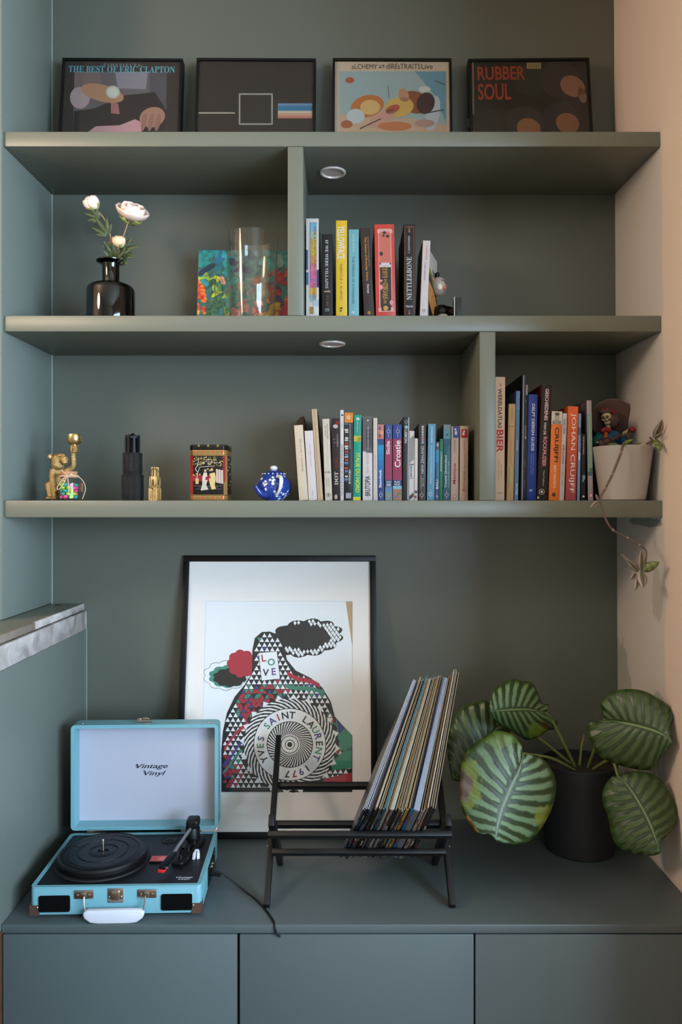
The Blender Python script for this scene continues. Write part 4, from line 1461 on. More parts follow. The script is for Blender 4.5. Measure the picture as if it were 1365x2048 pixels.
def stroke(cx, cy, l, w, ang, col, lay):
    n = 10
    top, bot = [], []
    for k in range(n + 1):
        t = k / n - .5
        ww = w * (1 - (2 * t) ** 4) * (.5 + rb.uniform(-.08, .08)) + .2
        x, y = cx + l * t * math.cos(ang), cy + l * t * math.sin(ang)
        top.append((x - ww * math.sin(ang), y + ww * math.cos(ang)))
        bot.append((x + ww * math.sin(ang), y - ww * math.cos(ang)))
    pts = []
    for p in top + bot[::-1]:
        q = cf(*p)
        pts.append((max(-CW / 2 + .001, min(CW / 2 - .001, q[0])), max(.001, min(CHh - .001, q[1]))))
    ca_.flat(pts, col, lay, -.0002)


TE, TB, OR, YG, GNK, RDK, PK, NV = (30, 130, 128), (28, 104, 132), (206, 96, 36), (176, 176, 40), (40, 78, 50), (140, 20, 26), (190, 120, 110), (36, 44, 74)
lay = 1
for (x0, x1, y0, y1, cols, n, l) in ((392, 460, 497, 545, (TE, TE, TB, (36, 150, 146)), 16, 40), (460, 575, 500, 560, (TE, (60, 110, 110), NV, (90, 120, 116)), 20, 36), (392, 450, 545, 590, (YG, PK, TE, GNK, (120, 150, 60)), 12, 24),
                                     (392, 412, 565, 625, (OR, OR, (220, 120, 50)), 10, 18), (415, 460, 570, 640, (GNK, GNK, (70, 110, 60), (130, 150, 70), (50, 90, 70)), 22, 24), (455, 545, 560, 640, ((110, 96, 84), (150, 90, 84), (80, 100, 90), (60, 110, 100)), 24, 30),
                                     (505, 545, 600, 640, (PK, (170, 80, 70), (160, 130, 50)), 10, 20), (545, 590, 540, 640, (RDK, RDK, (120, 30, 36), (60, 40, 60)), 20, 34), (535, 560, 590, 640, (NV, (150, 120, 40)), 6, 26)):
    for _ in range(n):
        stroke(rb.uniform(x0, x1), rb.uniform(y0, y1), l * rb.uniform(.6, 1.1), rb.uniform(7, 14), rb.choice((-.7, -.5, .5, 1.2, 1.5)) + rb.uniform(-.3, .3), rb.choice(cols), lay)
        lay += .12
stroke(412, 540, 46, 9, -.6, NV, lay + 1)
stroke(401, 583, 34, 20, 1.5, OR, lay + 1.2)
ca_.build('brush_strokes', brush_mat(), cnv, smooth=False)
dl_ = MB()
dl_.line([cf(438 + 8 * math.cos(t / 10 * PI), 577 + 27 * math.sin(t / 10 * PI)) for t in range(21)], .0009, (20, 24, 26), lay + 4, -.0002)
dl_.line([cf(*p) for p in ((536, 512), (532, 540), (524, 580), (516, 612))], .001, (20, 24, 26), lay + 4, -.0002)
dl_.build('ink_line', PRINT, cnv, smooth=False)

gy = -.215
gv = thing('glass_cylinder_vase', 'tall clear glass cylinder vase in front of the painted canvas', 'vase', (W(505, 0, gy).x, gy, SHELF_Z2))
GLS = glass_mat('clear_glass', (.965, .97, .96), refl=.9, rough=.015, ior=1.5)
prof = [(0, .0), (.053, .0), (.0555, .004), (.066, .2185), (.0655, .2195), (.0640, .2190), (.0528, .010), (0, .008)]
MB().lathe(prof, (0, 0, 0), 64).build('glass_wall', GLS, gv)

# ------------------------------------------------------------------ figurine and small box beside the novels
fy = -.16
fl = W(884, 0, fy)
fg = thing('seated_figurine', 'small pale-faced ceramic figurine in a black robe beside the novels', 'figurine', (fl.x, fy, SHELF_Z2))
ROBE = mat('black_ceramic', (4, 4, 5), rough=.2, spec=.4)
FACE = mat('grey_ceramic', (168, 154, 150), rough=.22, coat=.3)
hz = W(0, 574, fy).z - SHELF_Z2
b_ = MB().ball((0, 0, .022), (.034, .03, .03)).ball((0, 0, .04), (.026, .024, .024)).ball((-.006, -.006, .008), (.04, .034, .012)).ball((.02, 0, .046), (.012, .014, .014)).box(-.036, .036, -.026, .028, 0, .012)
b_.fuse('robe', ROBE, fg, .003, 6)
hd_ = MB().ball((-.008, -.004, hz), (.0205, .021, .0245), 20, 12).build('head', FACE, fg)
MB().ball((-.012, -.002, hz + .03), (.0065, .0065, .007), 12, 8).tube([(-.012, -.002, hz + .022), (-.012, -.002, hz + .03)], .005, 10).build('topknot', ROBE, fg)
MB().ball((.004, -.0185, hz - .006), (.005, .004, .008), 10, 8).build('cheek_mark', mat('coral_glaze', (196, 96, 76), rough=.25), hd_)
MB().ball((-.008, -.022, hz - .006), (.007, .005, .009), 12, 8).build('nose', mat('ivory_glaze', (226, 214, 196), rough=.2), hd_)
MB().tube([(-.006, -.0215, hz + .008), (-.001, -.0215, hz + .0115), (.005, -.0195, hz + .009), (.009, -.016, hz + .003)], .0008, 6, smooth_pts=4).build('eyebrow', ROBE, hd_)
hn = MB()
for k in range(4): hn.tube([(-.010 + k * .006, -.03, .030), (-.009 + k * .005, -.034, .022), (-.007 + k * .0045, -.033, .014)], .0034, 8)
hn.ball((0, -.027, .026), (.014, .008, .008), 12, 8)
hn.fuse('hands', FACE, fg, .0016, 3)
bx_ = thing('small_black_box', 'tiny black box with one white edge beside the pale-faced figurine', 'box', (W(914, 0, -.2).x, -.2, SHELF_Z2))
bh = W(0, 598, -.2).z - SHELF_Z2
MB().box(-.0076, .0085, -.02, .012, 0, bh - .001).build('box_body', mat('black_card', (6, 6, 6), rough=.5), bx_, bevel=.0015)
MB().box(-.0094, -.0077, -.0202, -.0185, 0, bh).build('white_edge', mat('white_card', (200, 198, 196), rough=.6), bx_)

# ------------------------------------------------------------------ books
COVER = mat('book_cover', None, rough=.42, var=.025, vscale=90, gain=.58, spec=.35)
MATTE = mat('matte_book_cover', None, rough=.6, var=.03, vscale=90, gain=.58, spec=.3)
COVER4 = mat('book_cover_right', None, rough=.42, var=.025, vscale=90, gain=.85, spec=.35)
MATTE4 = mat('matte_book_cover_right', None, rough=.6, var=.03, vscale=90, gain=.85, spec=.3)
PAGES = mat('page_block', (190, 176, 152), rough=.85, var=.08, vscale=300)
BY = -.24
BK = (CAM_D + BY) / FPX


def book(x0, x1, top, col, label, sz, bot, depth=.135, bands=(), texts=(), b0=None, side=None, group=None, y=BY, m=None, marks=(), flare=0):
    """x0, x1 spine edges at its top, b0 left edge at its foot, top: height in the photo; bands and texts lie on the spine"""
    if group == 'books right of the divider on the lowest shelf': m = MATTE4 if m is MATTE else COVER4
    k = (CAM_D + y) / FPX
    w = (x1 - x0) * k * .965
    if b0 is None: b0 = x0
    zt = ZC + (HY - top) * k - sz
    xb = (b0 + (x1 - x0) / 2 - CX) * k
    xt = ((x0 + x1) / 2 - CX) * k
    til = math.atan((xt - xb) / zt)
    h = zt / math.cos(til)
    r = thing('book', label, 'book', (xb, y, sz + abs(math.sin(til)) * w / 2 + .0002), (0, til, 0), group)
    side = side or col
    t = .0012 if w > .01 else .0006
    c = MB()
    c.box(-w / 2, w / 2, 0, t, 0, h, col)
    c.box(-w / 2, -w / 2 + t, t, depth, 0, h, side)
    c.box(w / 2 - t, w / 2, t, depth, 0, h, side)
    c.build('cover', m or COVER, r, bevel=.0006 if w > .006 else 0)
    MB().box(-w / 2 + t * 1.05, w / 2 - t * 1.05, t, depth - .003, .002, h - .002).build('page_block', PAGES, r, smooth=False)
    Z = lambda py: (ZC + (HY - py) * k - sz)
    X = lambda f: -w / 2 + f * w
    if bands:
        bm_ = MB()
        for i, (p0, p1, f0, f1, cc) in enumerate(bands):
            if len(bands) <= 10: bm_ = MB()
            bm_.rect(X(f0), X(f1), max(Z(p1), 0.0003), min(Z(p0), h - .0003), cc, 1 + i * .5, -.0001)
            if len(bands) <= 10: bm_.build('spine_panel', m or COVER, r, smooth=False)
        if len(bands) > 10: bm_.build('spine_pattern', m or COVER, r, smooth=False, kind='stuff')
    if texts or marks:
        tm = MB()
        yy = -.0001 - .00012 * (2 + len(bands) * .5)
        for (s_, p0, p1, f0, f1, cc, dr, stl) in texts:
            tm = MB()
            if dr == 'd':    # reads downwards
                tm.text(s_, (X(f0), yy, Z(p0)), (0, 0, -1), (1, 0, 0), Z(p0) - Z(p1), X(f1) - X(f0), cc, stl)
            elif dr == 'u':  # reads upwards
                tm.text(s_, (X(f1), yy, Z(p1)), (0, 0, 1), (-1, 0, 0), Z(p0) - Z(p1), X(f1) - X(f0), cc, stl)
            else:            # upright
                tm.text(s_, (X(f0), yy, Z(p1)), (1, 0, 0), (0, 0, 1), X(f1) - X(f0), Z(p0) - Z(p1), cc, stl)
            tm.build('lettering', m or COVER, r, smooth=False)
        for i, (fx, py, rx, ry, cc) in enumerate(marks):
            MB().disc(X(fx), Z(py), rx * k, ry * k, cc, i * .3, yy).build('emblem', m or COVER, r, smooth=False)
    return r


G2 = 'novels on the second shelf'
s2 = dict(sz=SHELF_Z2, bot=631, group=G2)
KK, WW = (38, 34, 34), (226, 218, 214)
# comic-bright spine
cb = [(445, 596, .28, .84, (150, 120, 170)), (446, 460, .34, .84, (110, 180, 214))]
grad = [(120, 190, 214), (170, 200, 160), (230, 206, 80), (232, 204, 50), (236, 170, 90), (232, 130, 140), (228, 110, 160)]
for i, c in enumerate(grad): cb.append((447 + i * 16, 463 + i * 16, .36, .82, c))
for i, c in enumerate([(228, 110, 160), (236, 190, 60), (140, 190, 200)]): cb.append((562 + i * 14, 576 + i * 14, .32, .82, c))
cb += [(500, 540, .0, .16, (60, 84, 120)), (545, 570, 0, .2, (70, 110, 150)), (540, 575, .86, 1, (50, 70, 110)), (600, 612, .55, 1, (200, 206, 210)), (614, 628, .3, .6, (170, 140, 70))]
book(612, 638.5, 437, (232, 222, 214), 'cream paperback with a rainbow-coloured spine panel beside the upright board', depth=.15, bands=cb, side=(40, 44, 60), **s2,
     texts=[('THE ADVENTURES OF', 452, 552, .62, .78, (196, 110, 90), 'd', 'b'), ('AMINA AL-SIRAFI', 478, 530, .42, .56, (210, 150, 60), 'd', 'b'), ('SHANNON CHAKRABORTY', 566, 602, .5, .76, (200, 120, 80), 'd', 'b')])
book(644, 666.5, 468.5, KK, 'dark charcoal novel between the rainbow-spined and the yellow ones', **s2, m=MATTE, texts=[('IF WE WERE VILLAINS', 480, 577, .3, .58, WW, 'd', 's'), ('M. L. RIO', 590, 612, .42, .6, (176, 96, 66), 'd', 's'), ('TITAN', 617, 620, .3, .68, (190, 186, 184), 'h', 'b'), ('BOOKS', 620.5, 623, .3, .68, (190, 186, 184), 'h', 'n')],
     bands=[(582, 584.5, .2, .78, (196, 160, 130)), (580.5, 582, .5, .7, (150, 110, 90))])
book(672, 695, 441, (236, 196, 46), 'bright yellow novel with tall white lettering', **s2, depth=.15, texts=[('YELLOWFACE', 452, 518, .1, .78, (240, 232, 220), 'd', 'b'), ('REBECCA F. KUANG', 528, 600, .36, .58, (120, 96, 40), 'd', 'n'), ('b', 615, 624, .34, .6, (40, 34, 20), 'd', 'b')])
book(697.5, 718.5, 459, (118, 182, 194), 'pale blue book between the yellow novel and the dark brown one', **s2, texts=[('JULIE ZHUO', 469, 504, .36, .56, (220, 230, 230), 'd', 'n'), ('THE MAKING OF A MANAGER', 513, 608, .34, .56, (40, 70, 84), 'd', 'n')], marks=[(.45, 625, 4, 3, (170, 206, 212))])
book(720, 741, 456, (60, 48, 44), 'dark brown tilted book with orange lettering beside the red novel', b0=729, **s2, m=MATTE,
     texts=[('The Design of Everyday Things', 475, 562, .34, .58, (226, 150, 50), 'd', 'b'), ('REVISED AND EXPANDED EDITION', 474, 534, .68, .8, (170, 150, 140), 'd', 'n'), ('Norman', 569, 587, .42, .64, (222, 214, 206), 'd', 'b')], marks=[(.5, 626, 3, 3.5, (190, 130, 40))])
kb = [(458, 624, .18, .84, (226, 170, 164)), (464, 545, .22, .8, (214, 116, 100)), (526, 622, .24, .8, (56, 44, 46)), (526, 530, .3, .74, (222, 212, 222)), (530, 535, .24, .8, (222, 212, 222)), (460, 467, .14, .28, (230, 180, 176)), (460, 467, .76, .9, (230, 180, 176)), (616, 624, .14, .28, (230, 180, 176)), (616, 624, .76, .9, (230, 180, 176))]
book(748.5, 789.5, 449, (216, 74, 62), 'thick red novel with a pink-framed spine and gold lettering', b0=752, **s2, depth=.14, bands=kb, side=(190, 60, 54),
     texts=[('THE', 601, 608, .4, .54, (206, 156, 70), 'u', 's'), ('SWORD', 566, 599, .36, .64, (206, 156, 70), 'u', 's'), ('OF', 558, 564, .44, .58, (206, 156, 70), 'u', 's'), ('KAIGEN', 531.5, 556, .36, .62, (206, 156, 70), 'u', 's')],
     marks=[(.5, 617, 5, 5, (206, 156, 70)), (.3, 562, 2.6, 2.6, (226, 150, 150)), (.27, 575, 4, 5, (230, 160, 166)), (.8, 606, 4, 5, (230, 160, 166)), (.5, 466, 3.4, 3, (60, 44, 50)), (.66, 473, 3, 3, (60, 44, 50)), (.32, 508, 3.4, 4, (60, 44, 50)), (.45, 472, 2.4, 2, (60, 44, 50))])
nb = [(453, 631, .05, .085, (150, 98, 60)), (453, 631, .86, .9, (150, 98, 60)), (453, 454.2, .05, .9, (150, 98, 60))]
book(808.5, 831.5, 448.5, (46, 40, 42), 'black novel with thin orange border lines, right of the red one', **s2, depth=.18, bands=nb, m=MATTE, side=(60, 40, 34),
     texts=[('NETTLE&BONE', 514, 600, .22, .68, (214, 210, 208), 'u', 's'), ('T. KINGFISHER', 472, 507, .34, .52, (200, 194, 190), 'u', 's'), ('VIRAGO', 611, 615, .14, .8, (214, 210, 208), 'h', 'b')],
     marks=[(.46, 458, 3, 3, (110, 80, 60)), (.46, 463, 1.6, 3, (196, 120, 60)), (.46, 622, 3, 2, (110, 80, 60)), (.46, 627, 1.6, 2.4, (196, 120, 60))])
wp = book(846.5, 862, 481.5, (226, 216, 220), 'white leaning paperback, rightmost of the novels', b0=839.5, **s2, depth=.125, side=(150, 136, 124),
          texts=[('WAYWARD PINES 2 /', 524, 561, .3, .52, (110, 100, 104), 'u', 'n'), ('BLAKE CROUCH', 491, 520, .42, .64, (206, 120, 130), 'u', 'n')], marks=[(.5, 622, 3, 3, (60, 52, 56)), (.5, 622, 2.2, 2.2, (220, 212, 216))])
# thin booklet with a food picture on its cover, standing open beside it
by_ = -.235
p0, p1 = W(857.5, 0, by_), W(874.5, 0, -.13)
ang = math.atan2(p1.y - p0.y, p1.x - p0.x)
ln_ = math.hypot(p1.x - p0.x, p1.y - p0.y)
bk = thing('booklet', 'thin picture-covered booklet standing open beside the white paperback', 'booklet', (p0.x, p0.y, SHELF_Z2), (0, 0, ang))
hb = W(0, 497, by_).z - SHELF_Z2
MB().box(0, ln_, 0, .0028, 0, hb).build('pages', PAGES, bk)
cvr = MB().rect(0, ln_, .0003, hb, (24, 24, 22), 0, -.0003)
cvr.rect(0, ln_, hb * .8, hb, (190, 190, 186), 1, -.0003)
cvr.flat([(0, hb * .8), (ln_, hb * .55), (ln_, hb * .8)], (200, 192, 184), 2, -.0003)
cvr.flat([(0, hb * .72), (ln_, hb * .42), (ln_, hb * .55), (0, hb * .8)], (128, 132, 50), 2, -.0003)
cvr.flat([(0, hb * .62), (ln_, hb * .34), (ln_, hb * .43), (0, hb * .72)], (30, 56, 30), 3, -.0003)
cvr.flat([(0, hb * .3), (0, hb * .58), (ln_ * .5, hb * .52), (ln_, hb * .36), (ln_ * .95, hb * .16), (ln_ * .75, hb * .12), (ln_ * .3, hb * .2)], (206, 140, 80), 4, -.0003)
for k in range(26): cvr.disc(rb.uniform(.08, .9) * ln_, hb * rb.uniform(.2, .48), .003, .0028, rb.choice(((226, 176, 120), (180, 100, 44), (214, 150, 96))), 5, -.0003, 8)
for k in range(3): cvr.rect(ln_ * .4, ln_ * (.9 - .1 * k), hb * (.70 + k * .035), hb * (.718 + k * .035), (70, 70, 66), 6, -.0003)
cvr.flat([(ln_ * .3, hb * .66), (ln_ * .95, hb * .55), (ln_ * .95, hb * .59), (ln_ * .3, hb * .69)], (170, 80, 76), 6, -.0003)
cvr.build('cover_picture', PRINT, bk, smooth=False)

# --- travel guides and others on the lowest shelf
G3 = 'books left of the divider on the lowest shelf'
s3 = dict(sz=SHELF_Z3, bot=1001, group=G3)
book(588, 606.5, 851, (226, 206, 182), 'cream leaning book, nearest the blue teapot', b0=598.5, **s3, m=MATTE, side=(170, 140, 104), depth=.16, texts=[('BELGIUM', 879, 906, .52, .68, (90, 78, 70), 'd', 'w'), ('for', 909, 914, .54, .68, (150, 134, 120), 'd', 'i'), ('FOODIES', 917, 944, .54, .70, (90, 78, 70), 'd', 'w')])
book(609, 626.5, 862, (226, 216, 216), 'white leaning book with pale pink lettering beside the cream one', b0=617.5, **s3, m=MATTE, depth=.15, texts=[('the BELGIAN', 888, 934, .46, .62, (206, 150, 160), 'd', 'n'), ('LUSTER', 981, 993, .5, .6, (140, 132, 134), 'd', 'n')])
book(623.5, 634.5, 818.5, (206, 178, 146), 'tall thin plain beige book leaning over the white one', b0=636, **s3, depth=.2, side=(150, 122, 92), m=MATTE, bands=[(819, 1000, .42, .5, (176, 146, 114))])
book(645, 659.5, 838, (218, 206, 190), 'ivory book with small coloured dashes and a spiral emblem', b0=650.5, **s3, m=MATTE, texts=[('surrounded', 848, 878, .6, .8, (84, 78, 74), 'd', 'n'), ('by idiots', 852, 874, .28, .46, (84, 78, 74), 'd', 'n'), ('The four types of human behaviour', 885, 930, .55, .62, (150, 142, 134), 'd', 'n'), ('thomas', 956, 973, .56, .7, (110, 100, 94), 'd', 'n'), ('erikson', 956, 973, .26, .4, (110, 100, 94), 'd', 'n')],
     bands=[(943, 947, .16, .3, (190, 110, 80)), (943, 947, .36, .46, (214, 170, 90)), (943, 947, .52, .62, (110, 150, 130)), (943, 947, .68, .8, (110, 120, 150))], marks=[(.5, 990, 4.4, 4.4, (96, 88, 82)), (.5, 990, 3.4, 3.4, (218, 206, 190)), (.5, 990, 2, 2, (96, 88, 82))])
book(663, 679.5, 837, (44, 30, 30), 'dark maroon novel with white and red serif lettering', b0=666, **s3, m=MATTE, texts=[('S. T.', 876, 887, .22, .42, (170, 160, 156), 'u', 'n'), ('GIBSON', 869, 894, .6, .82, (170, 160, 156), 'u', 'n'), ('SANG', 915, 936, .3, .76, (130, 36, 34), 'u', 's'), ('DOT', 944, 970, .26, .7, (222, 212, 206), 'u', 's')], marks=[(.5, 853, 5, 4, (196, 186, 184)), (.72, 846, 4, 4, (130, 30, 34)), (.4, 994, 3, 5, (190, 170, 150))])
book(681, 688, 820, (224, 218, 222), 'very thin tall white book beside the orange-topped guide', **s3, b0=681, texts=[('THE ELEMENTS OF USER EXPERIENCE', 889, 993, .25, .75, (74, 62, 84), 'u', 'n'), ('GARRETT', 846, 855, .4, .65, (120, 110, 120), 'u', 'n')], bands=[(829, 832, .3, .9, (40, 40, 48))])
mx_ = [(825.5, 845.5, .0, 1.0, (232, 140, 46))]
for i in range(22): mx_.append((847 + i * 5.5, 849.5 + i * 5.5 + (i % 3), .02 + .06 * (i % 2), .44, ((90, 130, 170), (214, 200, 190), (190, 70, 50), (44, 50, 66), (206, 210, 214))[(i * 3 + i // 4) % 5]))
mx_.append((986, 997, .2, .8, (170, 160, 180)))
book(689.5, 707, 825, (36, 34, 36), 'black travel guide with an orange top and a mosaic edge', b0=688.5, **s3, bands=mx_, texts=[('MEXIQUE', 940, 968, .5, .74, (236, 230, 228), 'd', 'b'), ('BIBLIOTHEQUE DU VOYAGEUR', 848, 898, .56, .72, (206, 200, 198), 'd', 'n')], marks=[(.45, 835, 4, 4, (240, 214, 180)), (.45, 835, 2, 2, (232, 150, 60))])
book(708.5, 724, 830, (20, 160, 134), 'bright green travel guide with yellow lettering', b0=706.5, **s3, bands=[(872, 883, 0, 1, (206, 192, 70)), (994, 1001, 0, 1, (216, 206, 50)), (842, 866, .34, .56, (44, 80, 130))], texts=[('MICHELIN', 843, 865, .37, .53, (226, 236, 230), 'd', 'b'), ('PLAN', 875, 878, .5, .96, (60, 90, 60), 'h', 'b'), ('INCLUS', 879, 882, .5, .96, (60, 90, 60), 'h', 'b'), ('ITALIE DU NORD', 907, 985, .3, .82, (220, 224, 70), 'd', 'b')], marks=[(.5, 838, 3.4, 3, (206, 220, 220))])
book(725.5, 745.5, 833.5, (222, 214, 216), 'white book with a charcoal upper half and tall black capitals', **s3, bands=[(833.8, 903, 0, 1, (96, 94, 96)), (858, 895, .35, .9, (70, 68, 70)), (903, 906, .35, 1, (96, 94, 96))], texts=[('BRUTOPIA', 952, 992, .24, .78, (56, 50, 54), 'u', 'b'), ('Pascal Verbeken', 905, 948, .34, .62, (222, 170, 180), 'u', 'i'), ('DE DROMEN VAN BRUSSEL', 853, 900, .5, .64, (206, 204, 204), 'u', 'n')], marks=[(.55, 841, 1.6, 1.6, (230, 228, 228))])
book(747, 755.5, 836, (220, 208, 198), 'thin plain cream book left of the blue Bangkok guide', **s3, m=MATTE, texts=[('BRUXELLES', 911, 938, .35, .6, (190, 178, 170), 'u', 'n')])
LPB = (48, 74, 140)


def lp_mark(f, py): return [(f, py, 3.6, 3.6, (214, 220, 232)), (f, py, 2.9, 2.9, LPB)]


bkk = [(849, 878, 0, 1, (206, 130, 120)), (853, 860, .1, .5, (120, 90, 140)), (862, 869, .5, .9, (226, 180, 140)), (868, 876, .1, .5, (160, 70, 90)), (878, 890, 0, 1, (44, 78, 128))]
for i in range(8): bkk.append((890 + i * 10, 901 + i * 10, 0, 1, (30 + i * 2, 150 - i * 9, 206 - i * 7)))
book(756, 768.5, 849, (46, 70, 132), 'blue travel guide titled Bangkok', **s3, bands=bkk, texts=[('Bangkok', 939, 975, .18, .74, (232, 236, 240), 'u', 'b'), ('lonely planet', 981, 998, .42, .56, (224, 228, 236), 'u', 'b')], marks=lp_mark(.5, 990))
book(770.5, 785, 849, (58, 76, 148), 'blue and plum travel guide titled Sicile', **s3, bands=[(878, 960, 0, 1, (160, 54, 92)), (961, 974, 0, 1, (50, 56, 110)), (974, 984, 0, 1, (90, 140, 190)), (984, 1001, 0, 1, (110, 150, 150)), (990, 994, .3, .8, (190, 130, 110))], texts=[('Sicile', 882, 909, .16, .68, (236, 230, 236), 'u', 'b'), ('PLAN', 962, 966, .2, .84, (220, 220, 230), 'h', 'b'), ('100%', 967, 973, .2, .84, (220, 220, 230), 'h', 'b'), ('lonely planet', 853, 874, .42, .56, (206, 212, 232), 'u', 'b')], marks=lp_mark(.5, 863))
book(786, 804.5, 849, (48, 72, 150), 'wide blue and plum travel guide titled Croatie', **s3, bands=[(878, 960, 0, 1, (158, 48, 88)), (961, 972, 0, 1, (40, 50, 104)), (972, 978, 0, 1, (130, 190, 220)), (978, 1001, 0, 1, (160, 122, 92)), (979, 984, .2, .6, (190, 120, 90)), (985, 990, .5, .95, (96, 130, 100)), (991, 996, .1, .6, (130, 110, 140))], texts=[('Croatie', 881, 935, .2, .86, (240, 232, 238), 'u', 'b'), ('PLAN', 962, 966, .18, .8, (226, 226, 234), 'h', 'b'), ('INCLUS', 967, 971, .18, .8, (226, 226, 234), 'h', 'b'), ('lonely planet', 853, 874, .48, .6, (206, 212, 232), 'u', 'b')], marks=lp_mark(.54, 863))
book(807.5, 819.5, 834, (44, 42, 42), 'tall black city guide with a white edge and two round emblems', b0=805.5, **s3, bands=[(835, 1000, .84, .98, (210, 212, 222))], texts=[('LISBON', 860, 886, .2, .66, (214, 214, 216), 'd', 'b')], marks=[(.48, 844, 3, 3.4, (190, 190, 190)), (.48, 844, 2.2, 2.6, (44, 42, 42)), (.48, 854.5, 3.4, 3.6, (150, 190, 214))])
bst = []
br_ = book(819.5, 829.5, 862, (222, 216, 214), 'white book with black diagonal stripes on its spine', b0=818, **s3, bands=[(928, 930, .05, .95, (90, 84, 84)), (956, 957, .05, .95, (90, 84, 84))], texts=[('BRUSSEL', 929, 954, .2, .62, (70, 76, 130), 'u', 'b')])
stp = MB()
wq = 10 * BK * .965
for z0, z1, n in ((W(0, 926, BY).z - SHELF_Z3, W(0, 870, BY).z - SHELF_Z3, 16), (.001, W(0, 986, BY).z - SHELF_Z3, 5)):
    for i in range(n):
        a = z0 + (z1 - z0 - .008) * i / n
        stp.flat([(-wq * .42, a), (wq * .44, a + .009), (wq * .44, a + .0108), (-wq * .42, a + .0018)], (50, 46, 48), 2, -.0002)
stp.build('stripe_print', COVER, br_, smooth=False, kind='stuff')
book(829.8, 836.5, 877, (222, 214, 212), 'short thin white book beside the diagonally striped one', b0=829, **s3, marks=[(.5, 984, 2.6, 3, (40, 36, 38)), (.4, 994, 2.4, 3, (170, 60, 60))])
dots = [(214, 206, 200), (214, 180, 176), (190, 200, 190), (170, 196, 186), (206, 150, 160), (190, 150, 180), (150, 190, 214)]
book(838, 853, 848, (62, 54, 56), 'dark grey travel guide with a column of coloured dots', b0=836.8, **s3, texts=[('NEW ZEALAND', 892, 947, .36, .7, (222, 218, 218), 'u', 'n'), ("LONELY PLANET'S", 950, 979, .3, .44, (196, 190, 190), 'u', 'b'), ('BEST OF', 956, 973, .56, .7, (196, 190, 190), 'u', 'b'), ('lonely planet', 982, 999, .42, .56, (206, 200, 200), 'u', 'b')],
     marks=[(.54, 854 + i * 5.2, 2.3, 2.3, c) for i, c in enumerate(dots)] + [(.46, 990.5, 3.6, 3.6, (206, 200, 200)), (.46, 990.5, 2.9, 2.9, (62, 54, 56))])
book(857, 872.5, 848, (96, 160, 196), 'sky blue travel guide with a column of pale dots', b0=854, **s3, side=(150, 90, 60), texts=[('Explorer la region PAYS BASQUE et BEARN', 892, 968, .36, .54, (226, 232, 236), 'd', 'b'), ('lonely planet', 979, 997, .42, .56, (226, 232, 236), 'u', 'b')], marks=[(.5, 855 + i * 4.7, 1.7, 1.7, (206, 222, 232)) for i in range(7)] + [(.46, 988.5, 3.6, 3.6, (226, 232, 236)), (.46, 988.5, 2.9, 2.9, (96, 160, 196))])
book(872.5, 879.5, 884, (50, 110, 160), 'short slim blue guide titled BALI', b0=871, **s3, bands=[(884.5, 900, 0, 1, (70, 78, 96)), (900, 925, 0, 1, (56, 140, 196)), (960, 1001, 0, 1, (60, 72, 124))], texts=[('BALI', 960, 978, .1, .86, (220, 226, 232), 'u', 'b')], marks=[(.5, 890, 2, 3.4, (190, 190, 196)), (.5, 993, 2, 2.6, (160, 170, 200))])
book(880.2, 887, 878, (22, 120, 76), 'slim green guide titled COPENHAGUE', b0=878.8, **s3, texts=[('COPENHAGUE', 903, 943, .25, .75, (200, 216, 176), 'd', 'b'), ('Cartoville', 884, 898, .4, .7, (120, 190, 150), 'd', 'n')])
book(887.8, 902.5, 849, (22, 92, 108), 'teal travel guide titled Coastal Queensland', b0=886.5, **s3, bands=[(849.5, 860, 0, 1, (120, 132, 134)), (860, 878, 0, 1, (84, 140, 150)), (878, 890, 0, 1, (36, 76, 108)), (980, 1001, 0, 1, (22, 66, 92))], texts=[('Coastal Queensland', 911, 975, .16, .52, (206, 220, 222), 'u', 'b'), ('& the Great Barrier Reef', 923, 975, .64, .8, (180, 204, 208), 'u', 'n'), ('lonely planet', 981, 998, .42, .56, (206, 220, 222), 'u', 'b')], marks=[(.5, 990, 3.6, 3.6, (206, 220, 222)), (.5, 990, 2.9, 2.9, (22, 66, 92)), (.5, 870, 2, 2, (30, 46, 50))])
book(903.5, 918.8, 853, (196, 166, 148), 'tan travel guide titled Mexique with a blue emblem panel', b0=902, **s3, m=MATTE, bands=[(853.3, 876, .2, .96, (58, 74, 140))], texts=[('LE ROUTARD', 879, 905, .32, .56, (80, 90, 130), 'u', 'i'), ('Mexique', 927, 968, .24, .74, (176, 40, 40), 'u', 'b')], marks=[(.52, 859, 2, 2, (214, 214, 220)), (.6, 866, 2.4, 4.4, (206, 208, 220)), (.5, 993, 4, 4, (150, 100, 88)), (.5, 993, 3, 3, (196, 166, 148))])
book(920.5, 937.5, 852, (198, 168, 148), 'tan travel guide titled Birmanie with a red emblem panel', b0=919.5, **s3, m=MATTE, bands=[(858.5, 876, .14, .92, (176, 30, 36))], texts=[('Birmanie', 942, 983, .3, .7, (150, 76, 62), 'u', 'n'), ('(Myanmar)', 908, 939, .5, .8, (150, 110, 96), 'u', 'n'), ('Le Routard', 881, 903, .4, .6, (196, 130, 120), 'u', 'i')], marks=[(.5, 863, 2, 2, (230, 214, 214)), (.42, 868, 2.4, 3, (226, 206, 206)), (.5, 993, 4.4, 4, (160, 110, 96)), (.5, 993, 3.4, 3, (198, 168, 148))])
